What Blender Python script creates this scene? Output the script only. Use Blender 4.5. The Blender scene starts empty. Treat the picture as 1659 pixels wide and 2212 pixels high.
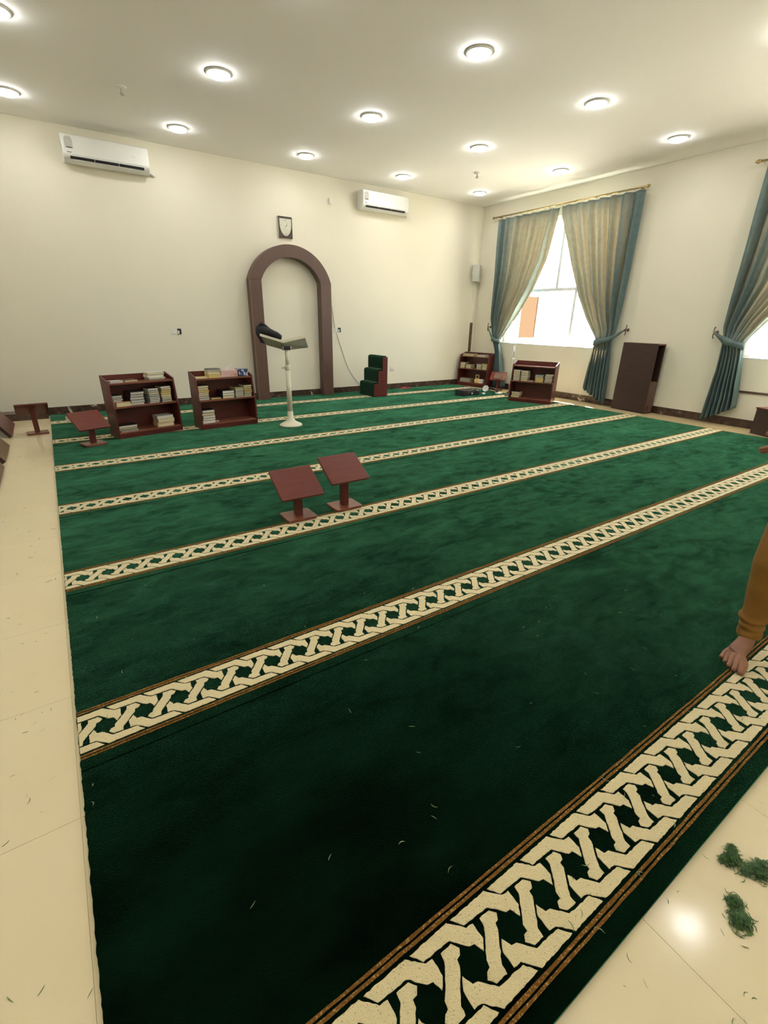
import bpy, bmesh, math, random
from mathutils import Vector, Matrix

random.seed(7)
SC = bpy.context.scene
COL = SC.collection
PI = math.pi

# ------------------------------------------------------------------ camera
def make_camera():
    yaw, pitch, roll = 0.599471032, 0.390724641, 0.0173698903
    f = Vector((math.sin(yaw) * math.cos(pitch), math.cos(yaw) * math.cos(pitch), -math.sin(pitch)))
    r = Vector((math.cos(yaw), -math.sin(yaw), 0.0))
    u = r.cross(f)
    r2 = r * math.cos(roll) + u * math.sin(roll)
    u2 = -r * math.sin(roll) + u * math.cos(roll)
    cd = bpy.data.cameras.new('camera')
    cd.sensor_fit = 'HORIZONTAL'
    cd.sensor_width = 36.0
    cd.lens = 1011.116 / 1659.0 * 36.0
    cd.clip_start = 0.05
    cd.clip_end = 200
    co = bpy.data.objects.new('camera', cd)
    COL.objects.link(co)
    m = Matrix(((r2.x, u2.x, -f.x, 0.19453), (r2.y, u2.y, -f.y, 0.74983), (r2.z, u2.z, -f.z, 1.39389), (0, 0, 0, 1)))
    co.matrix_world = m
    SC.camera = co
make_camera()

# ------------------------------------------------------------------ world, sun, exposure
SKY = 8.0
LAMP = 41.0
wd = bpy.data.worlds.new('sky'); SC.world = wd; wd.use_nodes = True
bg = wd.node_tree.nodes['Background']
bg.inputs[0].default_value = (0.90, 0.96, 1.0, 1); bg.inputs[1].default_value = SKY
sd = bpy.data.lights.new('sun', 'SUN'); sd.energy = 42.0; sd.angle = 0.009; sd.color = (1.0, 0.95, 0.86)
so = bpy.data.objects.new('sun', sd); COL.objects.link(so)
_d = Vector((-0.42, -0.55, -0.91)).normalized()
so.rotation_euler = _d.to_track_quat('-Z', 'Y').to_euler()
so.location = (14, 8, 12)
SC.view_settings.view_transform = 'Standard'
SC.view_settings.look = 'None'
SC.view_settings.gamma = 1.0
SC.view_settings.use_curve_mapping = False
SC.view_settings.exposure = 1.04
SC.cycles.max_bounces = 8
SC.cycles.diffuse_bounces = 5
SC.cycles.transparent_max_bounces = 12
SC.cycles.sample_clamp_indirect = 6.0

# ------------------------------------------------------------------ materials
def nodes_of(name):
    m = bpy.data.materials.new(name); m.use_nodes = True
    nt = m.node_tree
    return m, nt, nt.nodes['Principled BSDF']

def pmat(name, c1, c2=None, scale=8.0, rough=0.5, metal=0.0, stretch=(1, 1, 1), detail=4.0, bump=0.0, bump_scale=60.0, spec=0.5, coat=0.0, lo=0.35, hi=0.65):
    m, nt, b = nodes_of(name)
    b.inputs['Roughness'].default_value = rough
    b.inputs['Metallic'].default_value = metal
    b.inputs['Specular IOR Level'].default_value = spec
    b.inputs['Coat Weight'].default_value = coat
    b.inputs['Coat Roughness'].default_value = 0.15
    tc = nt.nodes.new('ShaderNodeTexCoord'); mp = nt.nodes.new('ShaderNodeMapping')
    mp.inputs['Scale'].default_value = stretch
    nt.links.new(tc.outputs['Object'], mp.inputs[0])
    nz = nt.nodes.new('ShaderNodeTexNoise'); nz.inputs['Scale'].default_value = scale; nz.inputs['Detail'].default_value = detail
    nt.links.new(mp.outputs[0], nz.inputs['Vector'])
    cr = nt.nodes.new('ShaderNodeValToRGB')
    c2 = c2 or tuple(v * 0.86 for v in c1)
    cr.color_ramp.elements[0].position = lo; cr.color_ramp.elements[1].position = hi
    cr.color_ramp.elements[0].color = (*c1, 1); cr.color_ramp.elements[1].color = (*c2, 1)
    nt.links.new(nz.outputs['Fac'], cr.inputs[0]); nt.links.new(cr.outputs[0], b.inputs['Base Color'])
    if bump > 0:
        n2 = nt.nodes.new('ShaderNodeTexNoise'); n2.inputs['Scale'].default_value = bump_scale; n2.inputs['Detail'].default_value = 3
        nt.links.new(tc.outputs['Object'], n2.inputs['Vector'])
        bp = nt.nodes.new('ShaderNodeBump'); bp.inputs['Strength'].default_value = bump; bp.inputs['Distance'].default_value = 0.01
        nt.links.new(n2.outputs['Fac'], bp.inputs['Height']); nt.links.new(bp.outputs[0], b.inputs['Normal'])
    return m

def carpet_mat(name, c1, c2, tint, sheen, scale=2.2, stretch=(1, 2.2, 1), lo=0.38, hi=0.66, srough=0.45, lay=False):
    m = pmat(name, c1, c2, scale=scale, rough=0.95, stretch=stretch, detail=7.0, bump=0.55, bump_scale=260.0, spec=0.0, lo=lo, hi=hi)
    b = m.node_tree.nodes['Principled BSDF']
    b.inputs['Sheen Weight'].default_value = sheen
    b.inputs['Sheen Roughness'].default_value = srough
    b.inputs['Sheen Tint'].default_value = (*tint, 1)
    if lay:      # the lay of the brushed pile changes how much it glances light
        nt = m.node_tree; tc = nt.nodes.new('ShaderNodeTexCoord'); mp = nt.nodes.new('ShaderNodeMapping'); mp.inputs['Scale'].default_value = (1.3, 2.6, 1)
        mp.inputs['Rotation'].default_value = (0, 0, 0.35)
        nt.links.new(tc.outputs['Object'], mp.inputs[0])
        acc = None
        for sc_, w_ in ((1.1, 0.5), (5.0, 0.5)):
            nz = nt.nodes.new('ShaderNodeTexNoise'); nz.inputs['Scale'].default_value = sc_; nz.inputs['Detail'].default_value = 8; nz.inputs['Roughness'].default_value = 0.62; nz.inputs['Distortion'].default_value = 0.6
            nt.links.new(mp.outputs[0], nz.inputs['Vector'])
            mu = nt.nodes.new('ShaderNodeMath'); mu.operation = 'MULTIPLY'; mu.inputs[1].default_value = w_
            nt.links.new(nz.outputs['Fac'], mu.inputs[0])
            if acc is None: acc = mu
            else:
                ad = nt.nodes.new('ShaderNodeMath'); ad.operation = 'ADD'; nt.links.new(acc.outputs[0], ad.inputs[0]); nt.links.new(mu.outputs[0], ad.inputs[1]); acc = ad
        mr = nt.nodes.new('ShaderNodeMapRange'); mr.inputs['From Min'].default_value = 0.36; mr.inputs['From Max'].default_value = 0.64
        mr.inputs['To Min'].default_value = sheen * 0.28; mr.inputs['To Max'].default_value = sheen
        nt.links.new(acc.outputs[0], mr.inputs['Value']); nt.links.new(mr.outputs[0], b.inputs['Sheen Weight'])
    return m

def marble_mat(name):
    m, nt, b = nodes_of(name)
    b.inputs['Roughness'].default_value = 0.25
    tc = nt.nodes.new('ShaderNodeTexCoord')
    nz = nt.nodes.new('ShaderNodeTexNoise'); nz.inputs['Scale'].default_value = 7; nz.inputs['Detail'].default_value = 8; nz.inputs['Distortion'].default_value = 1.2
    nt.links.new(tc.outputs['Object'], nz.inputs['Vector'])
    cr = nt.nodes.new('ShaderNodeValToRGB'); e = cr.color_ramp.elements
    e[0].position = 0.30; e[0].color = (0.030, 0.018, 0.012, 1)
    e[1].position = 0.56; e[1].color = (0.085, 0.048, 0.034, 1)
    x = e.new(0.655); x.color = (0.10, 0.065, 0.045, 1)
    x = e.new(0.69); x.color = (0.62, 0.50, 0.36, 1)
    nt.links.new(nz.outputs['Fac'], cr.inputs[0]); nt.links.new(cr.outputs[0], b.inputs['Base Color'])
    return m

def emit_mat(name, col, s):
    m = bpy.data.materials.new(name); m.use_nodes = True; nt = m.node_tree; nt.nodes.clear()
    o = nt.nodes.new('ShaderNodeOutputMaterial'); e = nt.nodes.new('ShaderNodeEmission')
    e.inputs[0].default_value = (*col, 1); e.inputs[1].default_value = s
    nt.links.new(e.outputs[0], o.inputs[0]); return m

def glass_mat(name, col, fac=0.06):
    m = bpy.data.materials.new(name); m.use_nodes = True; nt = m.node_tree; nt.nodes.clear()
    o = nt.nodes.new('ShaderNodeOutputMaterial'); t = nt.nodes.new('ShaderNodeBsdfTransparent'); g = nt.nodes.new('ShaderNodeBsdfGlossy')
    t.inputs[0].default_value = (*col, 1); g.inputs['Roughness'].default_value = 0.05; g.inputs[0].default_value = (0.9, 0.9, 0.9, 1)
    mx = nt.nodes.new('ShaderNodeMixShader'); mx.inputs[0].default_value = fac
    nt.links.new(t.outputs[0], mx.inputs[1]); nt.links.new(g.outputs[0], mx.inputs[2]); nt.links.new(mx.outputs[0], o.inputs[0])
    return m

def curtain_mat(name):
    m = bpy.data.materials.new(name); m.use_nodes = True; nt = m.node_tree; nt.nodes.clear()
    o = nt.nodes.new('ShaderNodeOutputMaterial')
    tc = nt.nodes.new('ShaderNodeTexCoord')
    nz = nt.nodes.new('ShaderNodeTexNoise'); nz.inputs['Scale'].default_value = 14; nz.inputs['Detail'].default_value = 6
    nt.links.new(tc.outputs['Object'], nz.inputs['Vector'])
    cr = nt.nodes.new('ShaderNodeValToRGB'); e = cr.color_ramp.elements
    e[0].position = 0.38; e[0].color = (0.115, 0.185, 0.20, 1); e[1].position = 0.62; e[1].color = (0.165, 0.25, 0.265, 1)
    nt.links.new(nz.outputs['Fac'], cr.inputs[0])
    d = nt.nodes.new('ShaderNodeBsdfDiffuse'); nt.links.new(cr.outputs[0], d.inputs[0])
    g = nt.nodes.new('ShaderNodeBsdfGlossy'); g.inputs[0].default_value = (0.45, 0.55, 0.5, 1); g.inputs['Roughness'].default_value = 0.5
    t = nt.nodes.new('ShaderNodeBsdfTranslucent'); t.inputs[0].default_value = (0.55, 0.46, 0.33, 1)
    m1 = nt.nodes.new('ShaderNodeMixShader'); m1.inputs[0].default_value = 0.10
    m2 = nt.nodes.new('ShaderNodeMixShader'); m2.inputs[0].default_value = 0.36
    nt.links.new(d.outputs[0], m1.inputs[1]); nt.links.new(g.outputs[0], m1.inputs[2])
    nt.links.new(m1.outputs[0], m2.inputs[1]); nt.links.new(t.outputs[0], m2.inputs[2]); nt.links.new(m2.outputs[0], o.inputs[0])
    return m

M = {}
M['wall'] = pmat('wall_paint', (0.72, 0.675, 0.54), (0.735, 0.69, 0.555), scale=1.2, rough=0.75, bump=0.03, bump_scale=90)
M['ceiling'] = pmat('ceiling_paint', (0.89, 0.875, 0.83), (0.90, 0.885, 0.84), scale=0.8, rough=0.8)
M['tile'] = pmat('cream_tile', (0.66, 0.56, 0.36), (0.69, 0.59, 0.39), scale=1.6, rough=0.13, detail=6, spec=0.28)
M['grout'] = pmat('tile_grout', (0.40, 0.31, 0.17), rough=0.9)
M['marble'] = marble_mat('dark_marble')
M['carpet'] = carpet_mat('green_pile', (0.0008, 0.0030, 0.0014), (0.0022, 0.0095, 0.0040), (0.27, 1.0, 0.56), 1.0, srough=0.272, lay=True)
M['cream_pile'] = carpet_mat('cream_pile', (0.64, 0.54, 0.31), (0.34, 0.22, 0.13), (1, 0.97, 0.92), 0.5, scale=240, stretch=(1, 1, 1), lo=0.62, hi=0.70)
M['gold_pile'] = carpet_mat('gold_pile', (0.15, 0.068, 0.015), (0.40, 0.24, 0.08), (1, 0.8, 0.5), 0.12, scale=210, stretch=(1, 1, 1), lo=0.54, hi=0.66)
M['wood'] = pmat('mahogany', (0.115, 0.022, 0.016), (0.085, 0.016, 0.012), scale=5, stretch=(1, 1, 9), rough=0.36, detail=5, coat=0.12, spec=0.35)
M['wood_top'] = pmat('mahogany_top', (0.125, 0.022, 0.011), (0.100, 0.017, 0.009), scale=4, stretch=(1, 8, 1), rough=0.38, detail=5, coat=0.08, spec=0.3)
M['wood_edge'] = pmat('mahogany_edge', (0.19, 0.055, 0.028), (0.15, 0.042, 0.02), scale=14, rough=0.35, coat=0.2)
M['wood_dark'] = pmat('walnut_board', (0.052, 0.026, 0.020), (0.042, 0.021, 0.016), scale=4, stretch=(1, 1, 7), rough=0.4)
M['arch'] = pmat('brown_laminate', (0.108, 0.055, 0.038), (0.094, 0.048, 0.033), scale=3, stretch=(6, 6, 1), rough=0.36, detail=5)
M['arch_line'] = pmat('laminate_edge', (0.30, 0.19, 0.11), rough=0.5)
M['panel'] = pmat('leaning_board', (0.16, 0.10, 0.05), (0.11, 0.055, 0.03), scale=4, stretch=(1, 6, 1), rough=0.3)
M['white'] = pmat('white_plastic', (0.72, 0.72, 0.66), (0.70, 0.70, 0.64), scale=5, rough=0.35)
M['label_grey'] = pmat('grey_sticker', (0.42, 0.40, 0.35), (0.50, 0.48, 0.42), scale=40, rough=0.5)
M['dark'] = pmat('dark_slot', (0.02, 0.02, 0.022), rough=0.6)
M['black'] = pmat('black_plastic', (0.012, 0.012, 0.014), (0.02, 0.02, 0.022), scale=30, rough=0.35)
M['black_cloth'] = pmat('black_fabric', (0.007, 0.007, 0.009), (0.016, 0.016, 0.02), scale=25, rough=0.85, bump=0.4, bump_scale=40)
M['cream_metal'] = pmat('cream_enamel', (0.66, 0.62, 0.47), (0.63, 0.59, 0.44), scale=6, rough=0.35)
M['grey_metal'] = pmat('grey_enamel', (0.50, 0.51, 0.42), (0.54, 0.55, 0.46), scale=6, rough=0.5)
M['steel'] = pmat('brushed_steel', (0.5, 0.5, 0.48), (0.6, 0.6, 0.57), scale=30, rough=0.3, metal=1.0)
M['brass'] = pmat('aged_brass', (0.55, 0.42, 0.20), (0.42, 0.30, 0.13), scale=30, rough=0.35, metal=0.8)
M['bronze'] = pmat('dark_bronze', (0.14, 0.09, 0.05), (0.2, 0.14, 0.08), scale=30, rough=0.4, metal=0.7)
M['curtain'] = curtain_mat('curtain_cloth')
M['glass'] = glass_mat('clear_glass', (0.95, 0.97, 0.96))
M['lit_view_glass'] = glass_mat('lit_view_glass', (0.24, 0.175, 0.115), 0.008)  # peach of a lit surface showing in the pane, put into the tint
M['pvc'] = pmat('white_window_profile', (0.78, 0.78, 0.76), rough=0.35)
M['lamp'] = emit_mat('lamp_diffuser', (0.965, 0.98, 0.985), LAMP)
M['green_step'] = carpet_mat('step_carpet', (0.006, 0.020, 0.011), (0.010, 0.030, 0.016), (0.3, 0.6, 0.4), 0.25, scale=30, stretch=(1, 1, 1))
M['skin'] = pmat('brown_skin', (0.20, 0.085, 0.045), (0.25, 0.11, 0.06), scale=9, rough=0.5, bump=0.05, bump_scale=200)
M['nail'] = pmat('lip', (0.17, 0.06, 0.045), rough=0.4)
M['trouser'] = pmat('mustard_cotton', (0.26, 0.125, 0.018), (0.20, 0.09, 0.012), scale=7, rough=0.85, bump=0.25, bump_scale=22)
M['shirt'] = pmat('grey_shirt', (0.06, 0.055, 0.05), rough=0.9, bump=0.2, bump_scale=25)
M['hair'] = pmat('black_hair', (0.008, 0.007, 0.006), rough=0.6, bump=0.6, bump_scale=150)
M['eye'] = pmat('eye_white', (0.7, 0.68, 0.65), rough=0.2)
M['clockface'] = pmat('clock_face', (0.60, 0.59, 0.46), rough=0.4)
M['ink'] = pmat('clock_ink', (0.14, 0.13, 0.11), rough=0.5)
M['grass'] = pmat('cut_grass', (0.018, 0.060, 0.010), (0.055, 0.14, 0.022), scale=60, rough=0.6)
M['straw'] = pmat('dry_clipping', (0.10, 0.13, 0.05), (0.30, 0.33, 0.16), scale=30, rough=0.7)
M['sand'] = pmat('sunlit_sand', (0.74, 0.69, 0.58), (0.68, 0.63, 0.52), scale=0.6, rough=0.9)
M['pink'] = pmat('tissue_box_print', (0.60, 0.42, 0.40), (0.62, 0.28, 0.16), scale=16, rough=0.5, lo=0.52, hi=0.66)
M['tissue'] = pmat('tissue_paper', (0.80, 0.80, 0.74), rough=0.9)
M['blue'] = pmat('blue_box_print', (0.02, 0.04, 0.13), (0.55, 0.58, 0.62), scale=26, rough=0.45, lo=0.54, hi=0.62)
M['orange'] = pmat('orange_card', (0.75, 0.42, 0.06), (0.8, 0.5, 0.12), scale=20, rough=0.5)
M['red'] = pmat('red_cloth', (0.30, 0.03, 0.03), (0.16, 0.02, 0.02), scale=18, rough=0.8)
M['brown_trunk'] = pmat('brown_trunking', (0.10, 0.05, 0.035), rough=0.5)
M['cap'] = pmat('cream_knit', (0.62, 0.52, 0.30), rough=0.9, bump=0.4, bump_scale=120)
PAGE = [pmat('pages_cream', (0.66, 0.57, 0.36), (0.58, 0.49, 0.29), scale=90, stretch=(1, 1, 9), rough=0.8),
        pmat('pages_white', (0.68, 0.65, 0.56), (0.60, 0.57, 0.48), scale=90, stretch=(1, 1, 9), rough=0.8),
        pmat('pages_grey', (0.50, 0.49, 0.42), (0.44, 0.43, 0.36), scale=90, stretch=(1, 1, 9), rough=0.8),
        pmat('pages_yellow', (0.62, 0.46, 0.16), (0.54, 0.40, 0.13), scale=90, stretch=(1, 1, 9), rough=0.8)]
COVER = {'k': pmat('cover_black', (0.016, 0.014, 0.014), rough=0.45), 'b': pmat('cover_brown', (0.10, 0.05, 0.03), rough=0.45),
         'g': pmat('cover_green', (0.03, 0.06, 0.04), rough=0.45), 'n': pmat('cover_navy', (0.02, 0.025, 0.06), rough=0.45),
         'w': pmat('cover_silver', (0.46, 0.46, 0.45), (0.36, 0.36, 0.36), scale=30, rough=0.4), 'c': pmat('cover_cream', (0.60, 0.48, 0.28), (0.5, 0.38, 0.2), scale=25, rough=0.5),
         'o': pmat('cover_orange', (0.45, 0.14, 0.03), rough=0.5), 'r': pmat('cover_red', (0.25, 0.03, 0.03), rough=0.5)}

# ------------------------------------------------------------------ helpers
class MB:
    def __init__(s):
        s.v = []; s.f = []
    def add(s, vs, fs):
        n = len(s.v); s.v += [tuple(p) for p in vs]; s.f += [tuple(i + n for i in q) for q in fs]; return s
    def box(s, x0, x1, y0, y1, z0, z1, mat=None):
        vs = [Vector((x, y, z)) for z in (z0, z1) for y in (y0, y1) for x in (x0, x1)]
        if mat is not None: vs = [mat @ p for p in vs]
        return s.add(vs, [(0, 2, 3, 1), (4, 5, 7, 6), (0, 1, 5, 4), (2, 6, 7, 3), (0, 4, 6, 2), (1, 3, 7, 5)])
    def prism(s, poly, a, b, axis='z'):
        n = len(poly)
        def P(p, h):
            return {'z': (p[0], p[1], h), 'y': (p[0], h, p[1]), 'x': (h, p[0], p[1])}[axis]
        vs = [P(p, a) for p in poly] + [P(p, b) for p in poly]
        fs = [tuple(range(n))[::-1], tuple(range(n, 2 * n))] + [(i, (i + 1) % n, n + (i + 1) % n, n + i) for i in range(n)]
        return s.add(vs, fs)
    def lathe(s, prof, seg=24, c=(0, 0, 0), cap=True):
        vs = []; fs = []
        for r, z in prof:
            for i in range(seg):
                a = 2 * PI * i / seg; vs.append((c[0] + r * math.cos(a), c[1] + r * math.sin(a), c[2] + z))
        for k in range(len(prof) - 1):
            for i in range(seg):
                j = (i + 1) % seg; fs.append((k * seg + i, k * seg + j, (k + 1) * seg + j, (k + 1) * seg + i))
        if cap:
            fs.append(tuple(range(seg))[::-1]); fs.append(tuple((len(prof) - 1) * seg + i for i in range(seg)))
        return s.add(vs, fs)
    def tube(s, pts, r, seg=8):
        pts = [Vector(p) for p in pts]; n = len(pts); vs = []; fs = []
        rr = r if isinstance(r, (list, tuple)) else [r] * n
        up = Vector((0.13, 0.21, 0.97)).normalized()
        for k, p in enumerate(pts):
            t = (pts[min(k + 1, n - 1)] - pts[max(k - 1, 0)]).normalized()
            a = t.cross(up)
            if a.length < 1e-3: a = t.cross(Vector((1, 0, 0)))
            a.normalize(); b = t.cross(a)
            for i in range(seg):
                w = 2 * PI * i / seg; vs.append(p + a * (rr[k] * math.cos(w)) + b * (rr[k] * math.sin(w)))
        for k in range(n - 1):
            for i in range(seg):
                j = (i + 1) % seg; fs.append((k * seg + i, k * seg + j, (k + 1) * seg + j, (k + 1) * seg + i))
        fs.append(tuple(range(seg))[::-1]); fs.append(tuple((n - 1) * seg + i for i in range(seg)))
        return s.add(vs, fs)
    def grid(s, fn, nu, nv):
        vs = [fn(i / nu, j / nv) for j in range(nv + 1) for i in range(nu + 1)]
        fs = [(j * (nu + 1) + i, j * (nu + 1) + i + 1, (j + 1) * (nu + 1) + i + 1, (j + 1) * (nu + 1) + i) for j in range(nv) for i in range(nu)]
        return s.add(vs, fs)
    def mesh(s, name, mat, smooth=False):
        me = bpy.data.meshes.new(name); me.from_pydata(s.v, [], s.f)
        bm = bmesh.new(); bm.from_mesh(me); bmesh.ops.recalc_face_normals(bm, faces=bm.faces); bm.to_mesh(me); bm.free()
        if mat: me.materials.append(mat)
        if smooth:
            for p in me.polygons: p.use_smooth = True
        return me
    def build(s, name, mat, parent=None, smooth=False, bevel=0.0, seg=2):
        o = bpy.data.objects.new(name, s.mesh(name, mat, smooth)); COL.objects.link(o)
        if parent: o.parent = parent
        if bevel > 0:
            b = o.modifiers.new('bevel', 'BEVEL'); b.width = bevel; b.segments = seg; b.limit_method = 'ANGLE'; b.angle_limit = 0.6
        return o

def tag(o, label=None, cat=None, group=None, kind=None):
    if label: o['label'] = label
    if cat: o['category'] = cat
    if group: o['group'] = group
    if kind: o['kind'] = kind
    return o
def thing(name, label, cat, loc=(0, 0, 0), rz=0.0, group=None, rx=0.0, ry=0.0):
    o = bpy.data.objects.new(name, None); COL.objects.link(o); o.empty_display_size = 0.05
    o.location = loc; o.rotation_euler = (rx, ry, rz)
    return tag(o, label, cat, group)
def struct(o, label=None, cat=None):
    o['kind'] = 'structure'
    if label: o['label'] = label
    if cat: o['category'] = cat
    return o
def copy_tree(o, parent=None):
    c = o.copy(); COL.objects.link(c); c.parent = parent
    for ch in list(o.children): copy_tree(ch, c)
    return c

# ------------------------------------------------------------------ room shell
XL, XW, YF, YB, ZC, ZF = -1.0, 8.52, -2.2, 9.32, 3.65, -0.012
WT = 0.20
struct(MB().box(XL - WT, XW + WT, YB, YB + WT, ZF - 0.1, ZC).build('wall_back', M['wall']), 'plain cream back wall with the arched niche frame', 'wall')
struct(MB().box(XL - WT, XL, YF, YB, ZF - 0.1, ZC).build('wall_left', M['wall']), 'cream left wall behind the leaning boards', 'wall')
struct(MB().box(XL - WT, XW + WT, YF - WT, YF, ZF - 0.1, ZC).build('wall_front', M['wall']), 'cream wall behind the viewer', 'wall')
WIN = [(6.00, 8.50), (1.34, 3.84)]
WZ0, WZ1 = 0.945, 3.22
wm = MB()
wm.box(XW, XW + WT, YF, YB, ZF - 0.1, WZ0).box(XW, XW + WT, YF, YB, WZ1, ZC)
wm.box(XW, XW + WT, WIN[0][1], YB, WZ0, WZ1).box(XW, XW + WT, WIN[1][1], WIN[0][0], WZ0, WZ1).box(XW, XW + WT, YF, WIN[1][0], WZ0, WZ1)
struct(wm.build('wall_right', M['wall']), 'cream right wall with two curtained windows', 'wall')
struct(MB().box(XL - WT, XW + WT, YF - WT, YB + WT, ZC, ZC + 0.15).build('ceiling', M['ceiling']), 'off-white flat ceiling with round lights', 'ceiling')
fl = struct(MB().box(XL - WT, XW + WT, YF - WT, YB + WT, ZF - 0.1, ZF - 0.0015).build('floor', M['grout']), 'glossy cream tiled floor', 'floor')
TS = 0.585; CX1 = 7.93; CY0 = 0.958
tmesh = None
YE = [YF, -1.78, -1.195, -0.61, -0.025, 0.56, 1.455] + [1.455 + TS * k for k in range(1, 15)]
for i in range(-2, 13):
    for y0, y1 in zip(YE, YE[1:]):
        x0 = 1.158 + TS * (i - 2)
        x1 = x0 + TS
        if x1 < XL or x0 > XW or y1 < YF or y0 > YB: continue
        if x0 > 0.03 and x1 < CX1 - 0.03 and y0 > CY0 + 0.03: continue
        cx0, cx1, cy0, cy1 = max(x0, XL), min(x1, XW), max(y0, YF), min(y1, YB)
        if cx1 - cx0 < 0.02 or cy1 - cy0 < 0.02: continue
        full = abs((cx1 - cx0) - TS) < 1e-6 and abs((cy1 - cy0) - TS) < 1e-6
        g = 0.0006
        if full:
            if tmesh is None: tmesh = MB().box(g, TS - g, g, TS - g, -0.006, 0).mesh('tile', M['tile'])
            o = bpy.data.objects.new('tile', tmesh); COL.objects.link(o)
        else:
            o = MB().box(g, cx1 - cx0 - g, g, cy1 - cy0 - g, -0.006, 0).build('tile', M['tile'])
        o.parent = fl; o.location = (cx0, cy0, ZF)
# outside ground, and an unseen overhang added to block the higher sun
struct(MB().box(XW + WT, 40, -20, 40, -0.5, -0.4).build('ground_outside', M['sand']), 'pale sandy ground outside the windows', 'ground')
struct(MB().box(XW + WT, XW + WT + 0.85, YF, YB, 3.45, 3.6).build('sun_block_eaves', M['wall']), 'unseen overhang added above the windows to block high sun', 'roof')
# skirting
def skirt(name, x0, x1, y0, y1, label, h=0.105):
    return struct(MB().box(x0, x1, y0, y1, ZF, h).build(name, M['marble'], bevel=0.002, seg=1), label, 'skirting')
skirt('baseboard_back', -0.02, XW, YB - 0.018, YB, 'dark brown marble skirting along the back wall')
skirt('baseboard_right', XW - 0.018, XW, YF, YB - 0.018, 'dark brown marble skirting along the window wall')
skirt('baseboard_left', XL, XL + 0.018, YF, YB - 0.30, 'dark brown marble skirting along the left wall')
skirt('trim_1', XL, -0.02, YB - 0.26, YB, 'low dark marble ledge in the left back corner', 0.085)
struct(MB().box(XW - 0.022, XW, 1.2, 3.71, 0.478, 0.506).build('trim_2', M['brown_trunk']), 'brown cable trunking under the right window', 'trunking')

# ------------------------------------------------------------------ windows
def window(n, y0, y1, label):
    w = bpy.data.objects.new('window_%d' % n, None); COL.objects.link(w); struct(w, label, 'window')
    xf0, xf1 = XW + 0.10, XW + 0.16
    f = MB(); t = 0.055
    f.box(xf0, xf1, y0, y0 + t, WZ0, WZ1).box(xf0, xf1, y1 - t, y1, WZ0, WZ1).box(xf0, xf1, y0 + t, y1 - t, WZ0, WZ0 + t).box(xf0, xf1, y0 + t, y1 - t, WZ1 - t, WZ1)
    f.build('window_frame', M['pvc'], w, bevel=0.003, seg=1)
    MB().box(xf0, xf1, y0 + t, y1 - t, 1.955, 2.01).build('transom', M['pvc'], w)
    ya, yb = y0 + 0.83, y1 - 0.28
    MB().box(xf0, xf1, ya - t, ya, WZ0 + t, 1.955).build('mullion', M['pvc'], w)
    MB().box(xf0, xf1, (y0 + y1) / 2 - t / 2, (y0 + y1) / 2 + t / 2, 2.01, WZ1 - t).build('mullion', M['pvc'], w)
    MB().box(XW + 0.001, xf0, y0 + 0.01, y1 - 0.01, WZ0 + 0.0005, WZ0 + 0.02).build('window_sill', M['pvc'], w, bevel=0.003, seg=1)
    for a, b in ((y0 + t, (y0 + y1) / 2 - t / 2), ((y0 + y1) / 2 + t / 2, y1 - t)):
        MB().box(xf0 + 0.025, xf0 + 0.031, a, b, 2.01, WZ1 - t).build('pane', M['glass'], w)
    MB().box(xf0 + 0.025, xf0 + 0.031, y0 + t, ya - t, WZ0 + t, 1.955).build('pane', M['glass'], w)
    # two casements swung open outwards
    def sash(hinge, ang, sgn, handle):
        wd_, z0, z1, tt = 0.60, 1.015, 1.945, 0.05
        mat = Matrix.Translation((hinge[0], hinge[1], 0)) @ Matrix.Rotation(ang, 4, 'Z')
        m = MB()
        m.box(0, tt, -0.022, 0.022, z0, z1, mat).box(wd_ - tt, wd_, -0.022, 0.022, z0, z1, mat)
        m.box(tt, wd_ - tt, -0.022, 0.022, z0, z0 + tt, mat).box(tt, wd_ - tt, -0.022, 0.022, z1 - tt, z1, mat)
        s = m.build('sash', M['pvc'], w, bevel=0.003, seg=1)
        MB().box(tt, wd_ - tt, -0.003, 0.003, z0 + tt, z1 - tt, mat).build('pane', M['lit_view_glass'], s)
        if handle:
            mm = MB(); hx = wd_ - 0.025 if handle > 0 else 0.025
            mm.box(hx - 0.012, hx + 0.012, sgn * 0.022, sgn * 0.04, 1.42, 1.50, mat).box(hx - 0.010, hx + 0.010, sgn * 0.04, sgn * 0.056, 1.36, 1.46, mat)
            mm.build('handle', M['steel'], s, bevel=0.003, seg=1)
    sash((xf1 + 0.03, yb - 0.01), math.radians(-3), -1, 1)
    sash((xf1 + 0.03, ya + 0.02), math.radians(36), -1, -1)
    return w
window(1, *WIN[0], 'white framed window with open casements between the left pair of curtains')
window(2, *WIN[1], 'white framed window behind the right-hand curtains')

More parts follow.
